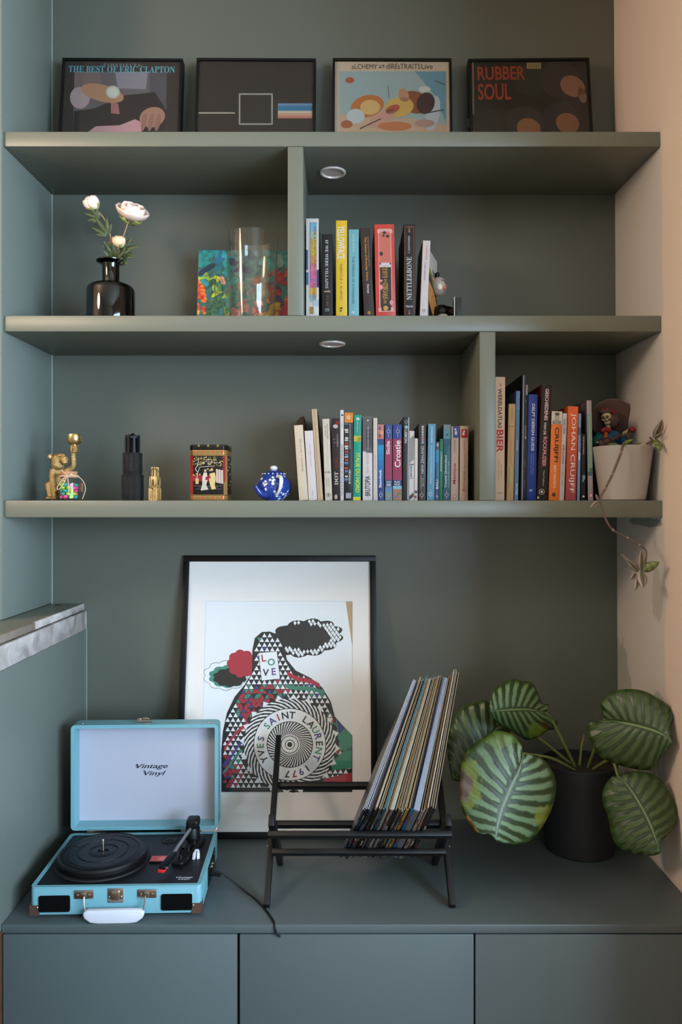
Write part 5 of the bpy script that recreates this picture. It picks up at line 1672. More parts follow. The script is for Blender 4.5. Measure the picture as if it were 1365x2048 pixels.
# brown leather-bound book glimpsed behind the leaning books
bq = W(614, 832, -.1)
bh_ = thing('book', 'dark brown leather book half hidden behind the leaning cream books', 'book', (bq.x, -.1, SHELF_Z3), (0, R(-6), 0), G3)
hq = bq.z - SHELF_Z3
MB().prism([(-.016, 0), (.016, 0), (.016, hq), (.004, hq * .985), (-.016, hq * .88)], 0, .09, (74, 52, 40)).build('cover', MATTE, bh_, bevel=.002)

# --- tall books right of the divider
G4 = 'books right of the divider on the lowest shelf'
s4 = dict(sz=SHELF_Z3, bot=1001, group=G4)
book(990.6, 1011.5, 754, (218, 184, 156), 'tall cream atlas with large red BIER lettering', b0=988.6, **s4, depth=.2, m=MATTE, texts=[('de', 767, 773, .45, .7, (180, 60, 60), 'd', 'i'), ('WERELDATLAS', 777, 857, .3, .7, (70, 58, 54), 'd', 'b'), ('BIER', 860, 905, .18, .86, (186, 44, 48), 'd', 'b'), ('TIM WEBB EN', 928, 955, .6, .72, (170, 120, 104), 'd', 'n'), ('STEPHEN BEAUMONT', 921, 962, .34, .46, (170, 120, 104), 'd', 'n'), ('TERRA', 985, 988, .2, .88, (150, 120, 104), 'h', 'n')], )
book(1018, 1032, 808, (200, 160, 112), 'tan book about economics with green 30 secondes lettering', b0=1013.5, **s4, side=(158, 116, 72), m=MATTE, texts=[('Théories économiques en', 934, 978, .2, .36, (60, 44, 34), 'd', 'n'), ('30 secondes', 934, 965, .54, .78, (90, 236, 120), 'd', 'b'), ('Donald Marron', 818, 842, .44, .58, (90, 70, 54), 'd', 'n'), ('Les 50 théories économiques les plus marquantes', 858, 926, .2, .3, (110, 88, 66), 'd', 'n'), ('expliquées en moins d’une minute', 880, 926, .46, .56, (110, 88, 66), 'd', 'n')], bands=[(853, 853.8, .06, .94, (120, 90, 60))])
book(1033, 1041, 782, (104, 128, 170), 'slim blue-grey book squeezed beside the tall black volume', b0=1029, **s4, bands=[(820, 1000, 0, 1, (84, 118, 154))], texts=[('Utrecht', 881, 902, .3, .78, (200, 210, 222), 'd', 'i'), ('MATRIJS', 968, 990, .3, .8, (214, 222, 230), 'd', 'b')])
book(1045, 1057.5, 750, (26, 24, 26), 'tallest black book with a silver line down its spine', b0=1041.5, **s4, depth=.27, m=COVER, y=-.24, bands=[(751, 1000, .18, .34, (150, 156, 172)), (770, 790, .64, .94, (150, 140, 146)), (800, 806, .6, .7, (120, 110, 110)), (850, 870, .6, .72, (140, 120, 100)), (872, 878, .56, .78, (150, 146, 146)), (920, 935, .6, .7, (96, 86, 80)), (960, 975, .58, .68, (96, 86, 80))])
book(1057.5, 1076.5, 789, (26, 56, 140), 'bright royal blue book with white typewriter-style lettering', b0=1053.5, **s4, depth=.2, texts=[('DELFT DESIGN GUIDE', 808, 902, .4, .72, (206, 214, 234), 'd', 'b'), ('PERSPECTIVES - MODELS', 907, 951, .6, .7, (120, 146, 206), 'd', 'n'), ('APPROACHES - METHODS', 907, 948, .38, .48, (120, 146, 206), 'd', 'n'), ('BIS', 979, 983, .3, .62, (190, 200, 226), 'h', 'b')])
book(1085, 1105, 770, (38, 34, 34), 'thick black book with pink and white lettering', b0=1074.5, **s4, depth=.22, side=(104, 28, 40), m=MATTE, texts=[('GESCHIEDENIS', 778, 841, .36, .72, (232, 196, 200), 'd', 'b'), ('VAN DE', 845, 870, .36, .62, (214, 208, 196), 'd', 'b'), ('ROCKMUZIEK', 874, 934, .36, .74, (226, 150, 164), 'd', 'b'), ('Mark Pulfrens', 942, 972, .5, .66, (200, 194, 190), 'd', 'n')], marks=[(.44, 984, 5.6, 5.6, (206, 200, 196)), (.44, 984, 4.8, 4.8, (38, 34, 34)), (.44, 984, 2.4, 2.4, (206, 200, 196)), (.1, 996, 2, 2.4, (190, 180, 176))])
book(1104, 1126, 823, (224, 116, 44), 'orange book with a grey portrait photo at the top of its spine', b0=1098, **s4, bands=[(823.3, 849, 0, 1, (206, 198, 192)), (842, 849, .1, .9, (130, 124, 122)), (838, 849, .3, .72, (150, 144, 142))], texts=[('CRUIJFF!', 855, 925, .26, .74, (40, 30, 28), 'd', 'b'), ('BERT HIDDEMA', 931, 978, .36, .6, (234, 196, 160), 'd', 'b')], marks=[(.52, 834, 4.6, 7, (172, 160, 154)), (.52, 828.5, 4.8, 3, (74, 70, 70)), (.44, 990, 3.6, 4, (70, 44, 34))])
book(1126.3, 1135.3, 827, (190, 184, 192), 'slim pale grey book between the two orange ones', b0=1119.5, **s4, bands=[(827.3, 1000, .82, 1, (206, 176, 166))], texts=[('HARD GRAS', 838, 868, .22, .7, (100, 96, 104), 'd', 'b'), ('GOD IS DOOD', 889, 929, .2, .68, (84, 80, 88), 'd', 'b'), ('CRUIJFF NIET', 931, 974, .2, .68, (150, 146, 152), 'd', 'b')])
jb = [(813 + i * 23.4, 836.8 + i * 23.4, 0, 1, (222 - i * 10, 98 - i * 5, 40 + i * 4)) for i in range(8)]
book(1136.8, 1157.8, 813, (206, 84, 44), 'orange-red book with large white capitals down its spine', b0=1131.5, **s4, bands=jb, side=(190, 80, 30), depth=.16, texts=[('JOHAN CRUIJFF', 827, 986, .26, .8, (238, 220, 208), 'd', 'n')])
book(1158, 1163.5, 827, (120, 140, 186), 'very thin pale blue book behind the orange-red one', b0=1155, **s4, bands=[(855, 870, 0, 1, (80, 88, 120)), (905, 920, .2, .9, (190, 200, 220))])
book(1164, 1172.5, 868, (26, 24, 26), 'short slim black book beside the mauve and green one', b0=1163, **s4, m=MATTE, texts=[('PETER BOUWMAN', 873, 909, .36, .62, (190, 176, 150), 'd', 'b')], marks=[(.6, 955, 3, 5, (110, 150, 160)), (.4, 962, 2, 2.4, (90, 130, 140)), (.55, 993, 2.4, 2, (200, 196, 196))])
book(1174, 1184, 801, (160, 144, 150), 'mauve and green softcover beside the white planter', b0=1177.3, **s4, bands=[(828, 942, .0, 1, (126, 150, 136)), (936, 948, .3, 1, (70, 110, 100)), (944, 952, 0, .8, (56, 104, 94)), (986, 996, .28, .8, (206, 80, 96)), (988, 994, .4, .7, (226, 206, 210)), (833, 880, .44, .54, (170, 186, 172)), (884, 910, .46, .54, (170, 186, 172))], side=(90, 76, 82))

# ------------------------------------------------------------------ ornaments on the lowest shelf
OY = -.22


def O(px, py, y=OY): return W(px, py, y)


ou = (CAM_D + OY) / FPX
GOLD = mat('antique_gold', (168, 140, 92), rough=.42, metal=.8, var=.45, vscale=220, bump=1.0, bscale=330)
GOLDS = mat('smooth_gold', (180, 152, 104), rough=.28, metal=.9, var=.06)
mk = thing('monkey_candle_holder', 'gold chimpanzee figurine holding up a candle cup', 'candle holder', V(O(118, 0).x, OY, SHELF_Z3))
mb = MB()


def E_(px, py, dy, rx, ry=None, rz=None, rot=None):
    ry = ry or rx
    rz = rz or rx
    mb.ball(O(px, py, OY + dy), (rx * ou, ry * ou, rz * ou), 16, 10, rot=rot)


def T_(pts, rad): mb.tube([O(a, b, OY + c) for a, b, c in pts], [r * ou for r in rad], 12, smooth_pts=4)


E_(120, 968, .012, 16, 15, 26)         # trunk
E_(122, 985, .012, 18, 17, 15)         # seat
E_(116, 945, .010, 16, 13, 13)         # shoulders
E_(117, 921, .002, 14.5, 14, 14.5)     # skull
E_(116, 930, .0, 13, 12, 11)           # jaw ruff
E_(128.5, 919, -.012, 8.5, 9, 8.5)     # muzzle
E_(130, 924, -.016, 6.5, 6, 5.5)       # lower lip
E_(123, 910, -.010, 8, 6, 3.4)         # brow
T_([(107, 940, .0), (105, 956, -.006), (108, 972, -.012), (113, 984, -.018)], [7.5, 7, 6, 5])       # resting arm
T_([(131, 944, .006), (142, 938, .004), (147, 928, .0), (147, 912, -.002), (148, 900, -.004)], [7, 6.8, 6.2, 5, 4.6])  # raised arm
T_([(108, 982, .004), (97, 968, -.008), (98, 980, -.012), (101, 994, -.014)], [9, 7, 6, 5])         # leg
T_([(118, 984, .0), (108, 974, -.014), (108, 985, -.018), (110, 995, -.02)], [8, 6, 5.4, 4.6])
E_(98, 996.2, -.018, 7, 9, 3.4)
E_(109, 996.2, -.024, 7, 9, 3.4)
E_(149.5, 896, -.006, 6.5, 6, 5)
mb.fuse('body', GOLD, mk, .0013, 3, world=True)
for (px, py, dy) in ((101.5, 914, .004), (127, 915, .016)):
    MB().ball(O(px, py, OY + dy), (6.2 * ou, 2.4 * ou, 6.8 * ou), 14, 8, rot=Euler((0, 0, .5))).build('ear', GOLD, mk, world=True)
    MB().ball(O(px - .3, py, OY + dy - .003), (4.2 * ou, 1.2 * ou, 4.8 * ou), 12, 8, rot=Euler((0, 0, .5))).build('inner_ear', GOLDS, mk, world=True)
for px, py in ((118, 911.5), (127, 910.5)):
    MB().ball(O(px, py, OY - .0165), (2.6 * ou, 1.6 * ou, 2.0 * ou), 12, 8).build('eye', GOLDS, mk, world=True)
fg_ = MB()
for k in range(4): fg_.tube([O(143.5, 893.5 + k * 3.4, OY - .004), O(147, 893.5 + k * 3.4, OY - .0115), O(152.5, 893 + k * 3.4, OY - .0115), O(156, 892.5 + k * 3.4, OY - .003)], 1.9 * ou, 8, smooth_pts=3)
fg_.tube([O(144, 905, OY - .006), O(142.5, 897, OY - .009), O(143.5, 891, OY - .008)], 2 * ou, 8)
fg_.build('fingers', GOLD, mk, world=True)
cz = O(148.5, 869, OY - .004)
c0 = V(cz.x, OY - .004, 0)
zz = lambda py: O(0, py).z
MB().lathe([(0, zz(893)), (5.6 * ou, zz(893)), (6.2 * ou, zz(889.5)), (12.5 * ou, zz(886.5)), (14.3 * ou, zz(884)), (14.3 * ou, zz(870)), (13.8 * ou, zz(869)), (13 * ou, zz(869.4)), (12.6 * ou, zz(882)), (0, zz(883))], c0, 36).build('candle_cup', GOLDS, mk, world=True)

# small candy jar
JY = -.268
ju = (CAM_D + JY) / FPX
jx = W(138.5, 0, JY).x
jar = thing('candy_jar', 'little corked glass jar with twine in front of the gold chimpanzee', 'jar', (jx, JY, SHELF_Z3))
jr = 21.5 * ju
GL2 = glass_mat('jar_glass', (.97, .98, .975), refl=.6, rough=.02)
jh = 46 * ju
MB().lathe([(0, 0), (jr * .9, 0), (jr, .004), (jr, jh * .78), (jr * .95, jh * .9), (jr * .8, jh), (jr * .78, jh + .005), (jr * .84, jh + .0065), (jr * .84, jh + .0085), (jr * .77, jh + .0085),
            (jr * .72, jh), (jr * .93, jh * .76), (jr * .93, .006), (0, .004)], (0, 0, 0), 40).build('glass_body', GL2, jar)
MB().lathe([(0, jh - .001), (jr * .70, jh - .001), (jr * .74, jh + .0125), (jr * .74, jh + .0145), (0, jh + .0145)], (0, 0, 0), 32).build('cork', mat('cork', (168, 116, 84), rough=.9, var=.25, vscale=200), jar)
TW = mat('jute_twine', (190, 160, 134), rough=.9, var=.2, vscale=400)
w0 = lambda px, py, dy: W(px, py, JY + dy) - V(jx, JY, SHELF_Z3)
twn = MB()
twn.lathe([(jr * .86, jh + .001), (jr * .9, jh + .003), (jr * .86, jh + .005)], (0, 0, 0), 32, closed=True)
for pts in ([(134, 950, -.03), (122, 963, -.034), (114, 976, -.036), (119, 978, -.036), (128, 966, -.034), (134, 951, -.03)],
            [(136, 951, -.03), (152, 951, -.032), (166, 962, -.03), (171, 978, -.03), (165, 998, -.03)], [(135, 951, -.03), (137, 970, -.034), (138, 990, -.035)], [(134, 950, -.03), (127, 944, -.03), (124, 940, -.028)]):
    twn.tube([w0(*p) for p in pts], .0009, 6, smooth_pts=6)
twn.ball(w0(134.5, 951, -.03), .0022, 8, 6)
twn.build('twine', TW, jar)
MB().box(-.0006, .0006, -.007, .007, -.011, .011).build('kraft_tag', mat('kraft_card', (150, 112, 90), rough=.9), jar).matrix_local = Matrix.Translation(w0(162, 975, .016)) @ Matrix.Rotation(R(58), 4, 'Z')
cr_ = random.Random(4)
CC = {'lime green': (150, 186, 30), 'teal': (24, 140, 130), 'magenta pink': (206, 70, 130)}
cm = {k: mat('sugar_' + k.replace(' ', '_'), v, rough=.3, var=.08) for k, v in CC.items()}
names = list(CC)
meshes = {}
spots = []
for layer in range(5):
    n = 7
    for q in range(n):
        a = 2 * PI * q / n + layer * .45
        spots.append((jr * .60 * math.cos(a), jr * .60 * math.sin(a), .0088 + layer * .0072))
    spots.append((0, 0, .0088 + layer * .0072))
for i, p in enumerate(spots):
    k = names[(i * 2 + i // 7 + (i % 5 == 0)) % 3]
    if k not in meshes:
        o = MB().ball((0, 0, 0), (.0068, .0052, .0044), 14, 8).build('sugared_almond', cm[k], None)
        meshes[k] = o.data
    else:
        o = bpy.data.objects.new('sugared_almond', meshes[k])
        COL.objects.link(o)
    o.location = V(jx, JY, SHELF_Z3) + V(*p)
    o.rotation_euler = (cr_.uniform(-.5, .5), cr_.uniform(-.5, .5), cr_.uniform(0, 3))
    tag(o, k + ' sugar-coated candy in the ' + ('bottom', 'second', 'middle', 'fourth', 'top')[i // 8] + ' layer of the little corked jar', 'candy', k + ' candies in the jar')


# miniature church towers
def tower(name, label, pxc, s, y, m, m2, rz=0.):
    """three-stage gothic tower, 1 unit = height"""
    u = s
    t = thing(name, label, 'ornament', (W(pxc, 0, y).x, y, SHELF_Z3), (0, 0, rz), 'miniature church towers')
    st = MB()
    a = .128 * u
    st.box(-a, a, -a, a, 0, .372 * u).box(-a * 1.04, a * 1.04, -a * 1.04, a * 1.04, 0, .02 * u).box(-a * 1.06, a * 1.06, -a * 1.06, a * 1.06, .36 * u, .38 * u)
    st.build('lower_stage', m, t, bevel=.0006)
    b = .113 * u
    MB().box(-b, b, -b, b, .38 * u, .69 * u).box(-b * 1.06, b * 1.06, -b * 1.06, b * 1.06, .68 * u, .70 * u).build('middle_stage', m, t, bevel=.0006)
    # blind lancets and buttresses
    rb_ = MB()
    for ax in range(4):
        Rm = Matrix.Rotation(ax * PI / 2, 3, 'Z')
        for z0, z1, e, xs in ((.03, .355, a, (-.9, -.48, -.16, .16, .48, .9)), (.40, .675, b, (-.9, -.36, .36, .9))):
            for fx in xs:
                p = [Rm @ V(fx * e - .008 * u, -e - .008 * u, z0 * u), Rm @ V(fx * e + .008 * u, -e - .008 * u, z0 * u), Rm @ V(fx * e + .008 * u, -e + .002 * u, z0 * u), Rm @ V(fx * e - .008 * u, -e + .002 * u, z0 * u)]
                rb_.hexa(p + [q + V(0, 0, (z1 - z0) * u) for q in p])
        for z0, e in ((.20, a), (.56, b)):
            p = [Rm @ V(-e * .9, -e - .006 * u, z0 * u), Rm @ V(e * .9, -e - .006 * u, z0 * u), Rm @ V(e * .9, -e + .002 * u, z0 * u), Rm @ V(-e * .9, -e + .002 * u, z0 * u)]
            rb_.hexa(p + [q + V(0, 0, .012 * u) for q in p])
    rb_.build('buttresses', m, t)
    dk = MB()
    for ax in range(4):
        Rm = Matrix.Rotation(ax * PI / 2, 3, 'Z')
        for xc, w, z0, z1, e in ((0, .024, .0, .07, a), (0, .03, .43, .63, b), (-.062, .018, .08, .33, a), (.0, .018, .08, .33, a), (.062, .018, .08, .33, a)):
            pts = [(-w, z0), (w, z0), (w, z1 - .03), (0, z1), (-w, z1 - .03)]
            dk.add([Rm @ V((xc + x) * u, -e - .0012 * u, z * u) for x, z in pts], [(0, 1, 2, 3, 4)])
    dk.build('painted_lancets', m2, t, smooth=False)  # flat dark shapes, the shade of the recesses painted on
    # open octagonal lantern: eight piers, arches and crown
    c = .096 * u
    for k in range(8):
        an = k * PI / 4 + PI / 8
        MB().bar((c * math.cos(an), c * math.sin(an), .70 * u), (c * math.cos(an), c * math.sin(an), .94 * u), .026 * u, .034 * u, (math.cos(an), math.sin(an), 0)).build('lantern_pier', m, t)
    MB().lathe([(0, .70 * u), (.068 * u, .70 * u), (.062 * u, .93 * u), (0, .93 * u)], (0, 0, 0), 8).build('lantern_core', m, t)
    MB().lathe([(0, .915 * u), (c * 1.08, .915 * u), (c * 1.08, .945 * u), (c * .86, .945 * u), (c * .6, .955 * u), (0, 1.0 * u)], (0, 0, 0), 8).build('crown', m, t)
    for k in range(8):
        an = k * PI / 4 + PI / 8
        MB().lathe([(.011 * u, .94 * u), (.011 * u, .955 * u), (0, .978 * u)], (c * math.cos(an), c * math.sin(an), 0), 6).build('pinnacle', m, t)
    return t


TBLK = mat('matte_black_resin', (9, 9, 11), rough=.55, var=.1, spec=.3)
tower('miniature_tower', 'tall matte black miniature church tower on the lowest shelf', 265.5, 136 * ou, OY, TBLK, mat('deep_black', (6, 6, 7), rough=.8), R(4))
gt = tower('miniature_tower', 'small gold miniature church tower with a dark cord loop', 310, 69 * ou, OY, mat('bright_gold', (196, 168, 116), rough=.35, metal=.7), mat('gold_recess_shade', (70, 50, 26), rough=.5), R(-14))
lp = MB()
q0 = W(310, 0, OY)
f0 = lambda px, py, dy: Matrix.Rotation(R(14), 3, 'Z') @ (W(px, py, OY + dy) - V(q0.x, OY, SHELF_Z3))
lp.tube([f0(*p) for p in ((303, 976, -.013), (301, 955, -.014), (302, 942, -.013), (308, 937, -.012), (317, 942, -.013), (320, 954, -.014), (316, 966, -.016), (306, 977, -.016), (299, 975, -.015))], .0008, 6, smooth_pts=6)
lp.ball(f0(305.5, 977, -.016), .0022, 8, 6)
lp.build('cord_loop', mat('dark_cord', (34, 26, 32), rough=.8), gt)

# ------------------------------------------------------------------ tea tin
TY = -.245
tu = (CAM_D + TY) / FPX
x0, x1 = W(380, 0, TY).x, W(454, 0, TY).x
tw_, tdp, thh = (x1 - x0), .082, W(0, 889, TY).z - SHELF_Z3
tin = thing('tea_tin', 'black and gold tea tin with a painted garden scene', 'tin', ((x0 + x1) / 2, TY, SHELF_Z3))
ch = .008


def oct_(g=0): return [(-tw_ / 2 + ch, -g), (tw_ / 2 - ch, -g), (tw_ / 2 + g, ch), (tw_ / 2 + g, tdp - ch), (tw_ / 2 - ch, tdp + g), (-tw_ / 2 + ch, tdp + g), (-tw_ / 2 - g, tdp - ch), (-tw_ / 2 - g, ch)]


TINB = mat('black_tin_enamel', (9, 7, 7), rough=.25, spec=.5)
TING = mat('gold_tin_enamel', (176, 142, 88), rough=.25, metal=.75)
TINR = mat('red_tin_enamel', (150, 26, 36), rough=.25)
TPR = mat('tin_print', None, rough=.3, var=.02, gain=.65)
MB().prismz(oct_(), .001, thh - .012).build('tin_body', TINB, tin, bevel=.0006)
lidt = MB().prismz(oct_(.0012), thh - .0125, thh - .001).prismz([(x * .93, (y - tdp / 2) * .93 + tdp / 2) for x, y in oct_()], thh - .001, thh).build('lid', TINB, tin, bevel=.0008)
for (z0, z1) in ((.0005, .0125), (thh - .0265, thh - .0135)):
    MB().prismz(oct_(.0006), z0, z1).build('gold_band', TING, tin, bevel=.0003)
for z in (.0135, thh - .0275): MB().prismz(oct_(.0008), z, z + .0012).build('gold_rim', GOLDS, tin)
# chamfers: gold right, red left
for sx in (-1, 1):
    e = .0004
    MB().add([(sx * (tw_ / 2 - ch) - 0, -e, .0148), (sx * (tw_ / 2 + e), ch, .0148), (sx * (tw_ / 2 + e), ch, thh - .0277), (sx * (tw_ / 2 - ch), -e, thh - .0277)], [(0, 1, 2, 3) if sx > 0 else (3, 2, 1, 0)]).build('corner_strip', TING if sx > 0 else TINR, tin, smooth=False)
tf = plane_px((tin.location.x, TY, SHELF_Z3), (0, 0, 0))
ta_ = MB()
tp = lambda pts, c, l: ta_.flat([tf(*p) for p in pts], c, l, -.0003)
GD, CRM, RDT = (206, 176, 116), (226, 208, 170), (156, 28, 40)
for (y) in (904, 995):
    for x in (388.5, 406, 426, 443.5):
        tp([(x + 2.6 * math.cos(2 * PI * k / 10), y + 2.6 * math.sin(2 * PI * k / 10)) for k in range(10)], (206, 84, 66), 6)
    for x in (397, 416, 435):
        tp([(x - 4, y - 2), (x + 4, y - 2), (x + 4, y + 2), (x - 4, y + 2)], (150, 116, 66), 5)
for x in (398, 417, 436): tp([(x - 2, 889.5), (x + 2, 889.5), (x + 2, 893.5), (x - 2, 893.5)], (150, 130, 70), 14)
tp([(383, 950), (449, 952), (449, 964), (383, 962)], RDT, 1)
tp([(446, 912), (451, 912), (451, 962), (446, 962)], RDT, 2)
# tree in a pot
tp([(391, 957), (398, 957), (397.5, 968), (391.5, 968)], GD, 3)
for (a, b, w) in (((394, 957), (396, 945), 1.6), ((396, 945), (391, 938), 1.3), ((391, 938), (396, 929), 1.3), ((396, 945), (400, 934), 1.2), ((396, 930), (414, 922), 1), ((400, 934), (430, 932), 1), ((396, 929), (398, 918), 1), ((414, 924), (440, 926), .8)):
    ta_.line([tf(*a), tf(*b)], w * tu, (206, 190, 180), 3, -.0003)
trn = random.Random(9)
for _ in range(95):
    t_ = trn.random()
    x, y = (388 + 46 * t_, 914 + trn.random() * 8) if trn.random() < .5 else (386 + 60 * t_, 922 + trn.random() * 10)
    tp([(x + 1.5 * math.cos(2 * PI * k / 6), y + 1.3 * math.sin(2 * PI * k / 6)) for k in range(6)], trn.choice((GD, CRM, (180, 160, 90), (150, 140, 80))), 4)
for x, y in ((388, 950), (394, 948), (400, 949), (416, 938), (420, 941)): tp([(x + 2 * math.cos(2 * PI * k / 6), y + 1.6 * math.sin(2 * PI * k / 6)) for k in range(6)], (190, 176, 90), 4)
# two seated figures in pale robes, a folding screen
tp([(408, 945), (414, 945), (416, 958), (413, 970), (417, 979), (402, 981), (405, 968), (405, 955)], (216, 206, 190), 5)
tp([(420, 947), (430, 945), (432, 956), (430, 970), (432, 978), (424, 979), (420, 968), (418, 956)], (222, 196, 130), 6)
tp([(411, 955), (420, 950), (422, 956), (412, 961)], RDT, 7)
for x, y, c in ((411, 941, (206, 180, 140)), (424, 939, (210, 184, 144))):
    tp([(x + 2.6 * math.cos(2 * PI * k / 10), y + 3.2 * math.sin(2 * PI * k / 10)) for k in range(10)], c, 7)
tp([(408.5, 939), (413.5, 939), (412, 936)], (40, 30, 28), 8)
tp([(421, 937), (427, 937), (425, 934)], (120, 40, 30), 8)
for k in range(3):
    x = 432.5 + k * 5
    tp([(x, 938 + k), (x + 4, 938.5 + k), (x + 4.5, 966 + k), (x, 965 + k)], (206, 190, 176), 5)
    tp([(x + 4, 938.5 + k), (x + 5, 938.5 + k), (x + 5, 966 + k), (x + 4.5, 966 + k)], RDT, 6)
for y, a, b in ((972, 388, 446), (974.5, 398, 436), (978, 392, 444)): ta_.line([tf(a, y), tf(b, y)], .7 * tu, (120, 112, 104), 3, -.0003)
for k in range(14): tp([(406 + (k % 3) * 3, 962 + k * 1.2), (407 + (k % 3) * 3, 962 + k * 1.2), (407 + (k % 3) * 3, 963 + k * 1.2), (406 + (k % 3) * 3, 963 + k * 1.2)], (90, 80, 110), 8)
ta_.build('garden_scene', TPR, tin, smooth=False)
sd = MB()
for k in range(9): sd.ball((tw_ / 2 + .0003, .02 + (k * 7 % 5) * .01, .03 + k * .009), (.0006, .0024, .0024), 6, 4, trn.choice((GD, CRM, (150, 60, 60))))
sd.build('side_blossoms', TPR, tin)

# ------------------------------------------------------------------ blue and white teapot
def porcelain():
    m, nt, b = nodes_of('blue_white_porcelain')
    N, L = nt.nodes, nt.links
    tc = N.new('ShaderNodeTexCoord')
    v = N.new('ShaderNodeTexVoronoi')
    v.inputs['Scale'].default_value = 105
    L.new(tc.outputs['Object'], v.inputs['Vector'])
    n = N.new('ShaderNodeTexNoise')
    n.inputs['Scale'].default_value = 34
    L.new(tc.outputs['Object'], n.inputs['Vector'])
    r = N.new('ShaderNodeMapRange')
    r.inputs[1].default_value, r.inputs[2].default_value, r.inputs[3].default_value, r.inputs[4].default_value = .42, .36, 0, 1
    L.new(v.outputs['Distance'], r.inputs[0])
    r2 = N.new('ShaderNodeMapRange')
    r2.inputs[1].default_value, r2.inputs[2].default_value = .50, .54
    L.new(n.outputs['Fac'], r2.inputs[0])
    mu = N.new('ShaderNodeMath')
    mu.operation = 'MULTIPLY'
    L.new(r.outputs[0], mu.inputs[0])
    L.new(r2.outputs[0], mu.inputs[1])
    mx = N.new('ShaderNodeMix')
    mx.data_type = 'RGBA'
    L.new(mu.outputs[0], mx.inputs['Factor'])
    cs_ = [i for i in mx.inputs if i.type == 'RGBA']
    cs_[0].default_value, cs_[1].default_value = lin((34, 56, 130)), lin((208, 214, 224))
    L.new([o for o in mx.outputs if o.type == 'RGBA'][0], b.inputs['Base Color'])
    b.inputs['Roughness'].default_value = .15
    return m


PORC = porcelain()
PBL = mat('cobalt_glaze', (30, 50, 120), rough=.15)
PWH = mat('white_glaze', (196, 198, 204), rough=.18)
ty = -.2
pu = (CAM_D + ty) / FPX
tea = thing('teapot', 'small blue and white porcelain teapot beside the leaning cream book', 'teapot', (W(548, 0, ty).x, ty, SHELF_Z3))
r_ = 35 * pu
MB().lathe([(0, 0), (.022, 0), (.024, .003), (r_ * .86, .014), (r_ * .98, .026), (r_, .034), (r_ * .96, .045), (r_ * .82, .056), (r_ * .62, .0635), (r_ * .6, .066), (0, .066)], (0, 0, 0), 44).build('pot_body', PORC, tea)
lid_t = MB().lathe([(r_ * .64, .064), (r_ * .66, .066), (r_ * .6, .069), (r_ * .4, .0745), (0, .077)], (0, 0, 0), 36).build('lid', PBL, tea)
MB().lathe([(0, .075), (.006, .076), (.0095, .080), (.0095, .084), (.006, .0875), (0, .088)], (0, 0, 0), 18).build('knob', PWH, lid_t)
for k in range(16):
    an = 2 * PI * k / 16
    MB().ball((r_ * .64 * math.cos(an), r_ * .64 * math.sin(an), .067), .0022, 6, 4).build('rim_dot', PWH, lid_t)
MB().tube([(.012, -.032, .060), (.021, -.047, .057), (.023, -.054, .046), (.020, -.053, .030), (.013, -.044, .016)], [.0045, .005, .005, .0042, .003], 12, smooth_pts=6).build('handle', PWH, tea)
MB().tube([(-.018, -.026, .014), (-.030, -.036, .018), (-.038, -.042, .030), (-.0415, -.045, .036)], [.010, .008, .006, .005], 14, smooth_pts=6).build('spout', PBL, tea)

# ------------------------------------------------------------------ white planter with trailing plant, and the musician figurine behind
PYY = -.248
pxx = .6905
wpz = SHELF_Z3
wpot = thing('plant_pot', 'glossy white ceramic planter at the right end of the lowest shelf', 'plant pot', (pxx, PYY, wpz))
MB().lathe([(0, 0), (.050, 0), (.0535, .003), (.0705, .122), (.0715, .130), (.0705, .1315), (.0675, .1305), (.066, .121), (0, .119)], (0, 0, 0), 56).build('pot_body', mat('white_ceramic', (160, 151, 144), rough=.25, var=.02, bump=.06, bscale=14), wpot)
MB().lathe([(0, .124), (.04, .1245), (.0664, .122), (.0664, .12), (0, .12)], (0, 0, 0), 36).build('soil', MATS['dark_soil'], wpot)


def trad_mat():
    m, nt, b = nodes_of('striped_purple_leaf')
    N, L = nt.nodes, nt.links
    uv = N.new('ShaderNodeUVMap')
    uv.uv_map = 'UVMap'
    sp = N.new('ShaderNodeSeparateXYZ')
    L.new(uv.outputs[0], sp.inputs[0])
    r = N.new('ShaderNodeValToRGB')
    cr = r.color_ramp
    cr.interpolation = 'LINEAR'
    stops = [(0, (112, 92, 90)), (.12, (150, 134, 132)), (.26, (168, 156, 152)), (.33, (92, 84, 62)), (.5, (86, 92, 48)), (.67, (92, 84, 62)), (.74, (168, 156, 152)), (.88, (150, 134, 132)), (1, (112, 92, 90))]
    cr.elements[0].color = lin(stops[0][1])
    cr.elements[1].color = lin(stops[-1][1])
    for p, c in stops[1:-1]:
        e = cr.elements.new(p)
        e.color = lin(c)
    L.new(sp.outputs['X'], r.inputs[0])
    L.new(r.outputs[0], b.inputs['Base Color'])
    b.inputs['Roughness'].default_value = .4
    return m


TRAD = trad_mat()
TGRN = leaf_mat('plain_green_leaf', (92, 104, 50), (120, 128, 70), n=3)
vine = thing('trailing_plant', 'purple striped trailing plant spilling from the white planter', 'plant', (pxx, PYY, wpz + .12))
VST = mat('brown_vine', (96, 78, 70), rough=.7, var=.35, vscale=60)
sy = -.325
sp_pts = [V(pxx + .0, PYY - .03, wpz + .122), W(1247, 890, -.322), W(1243, 905, -.332), W(1226, 948, -.336), W(1212, 976, -.337), W(1201, 998, -.339), W(1206, 1018, -.339), W(1214, 1042, -.338), W(1227, 1060, -.337), W(1256, 1076, -.337), W(1280, 1090, -.337), W(1293, 1102, -.337), W(1293, 1120, -.337)]
MB().tube(sp_pts, [.0022, .0028, .003, .003, .0028, .0025, .0024, .0026, .0024, .0022, .0021, .002, .0016], 10, smooth_pts=4).build('stem', VST, vine, world=True)
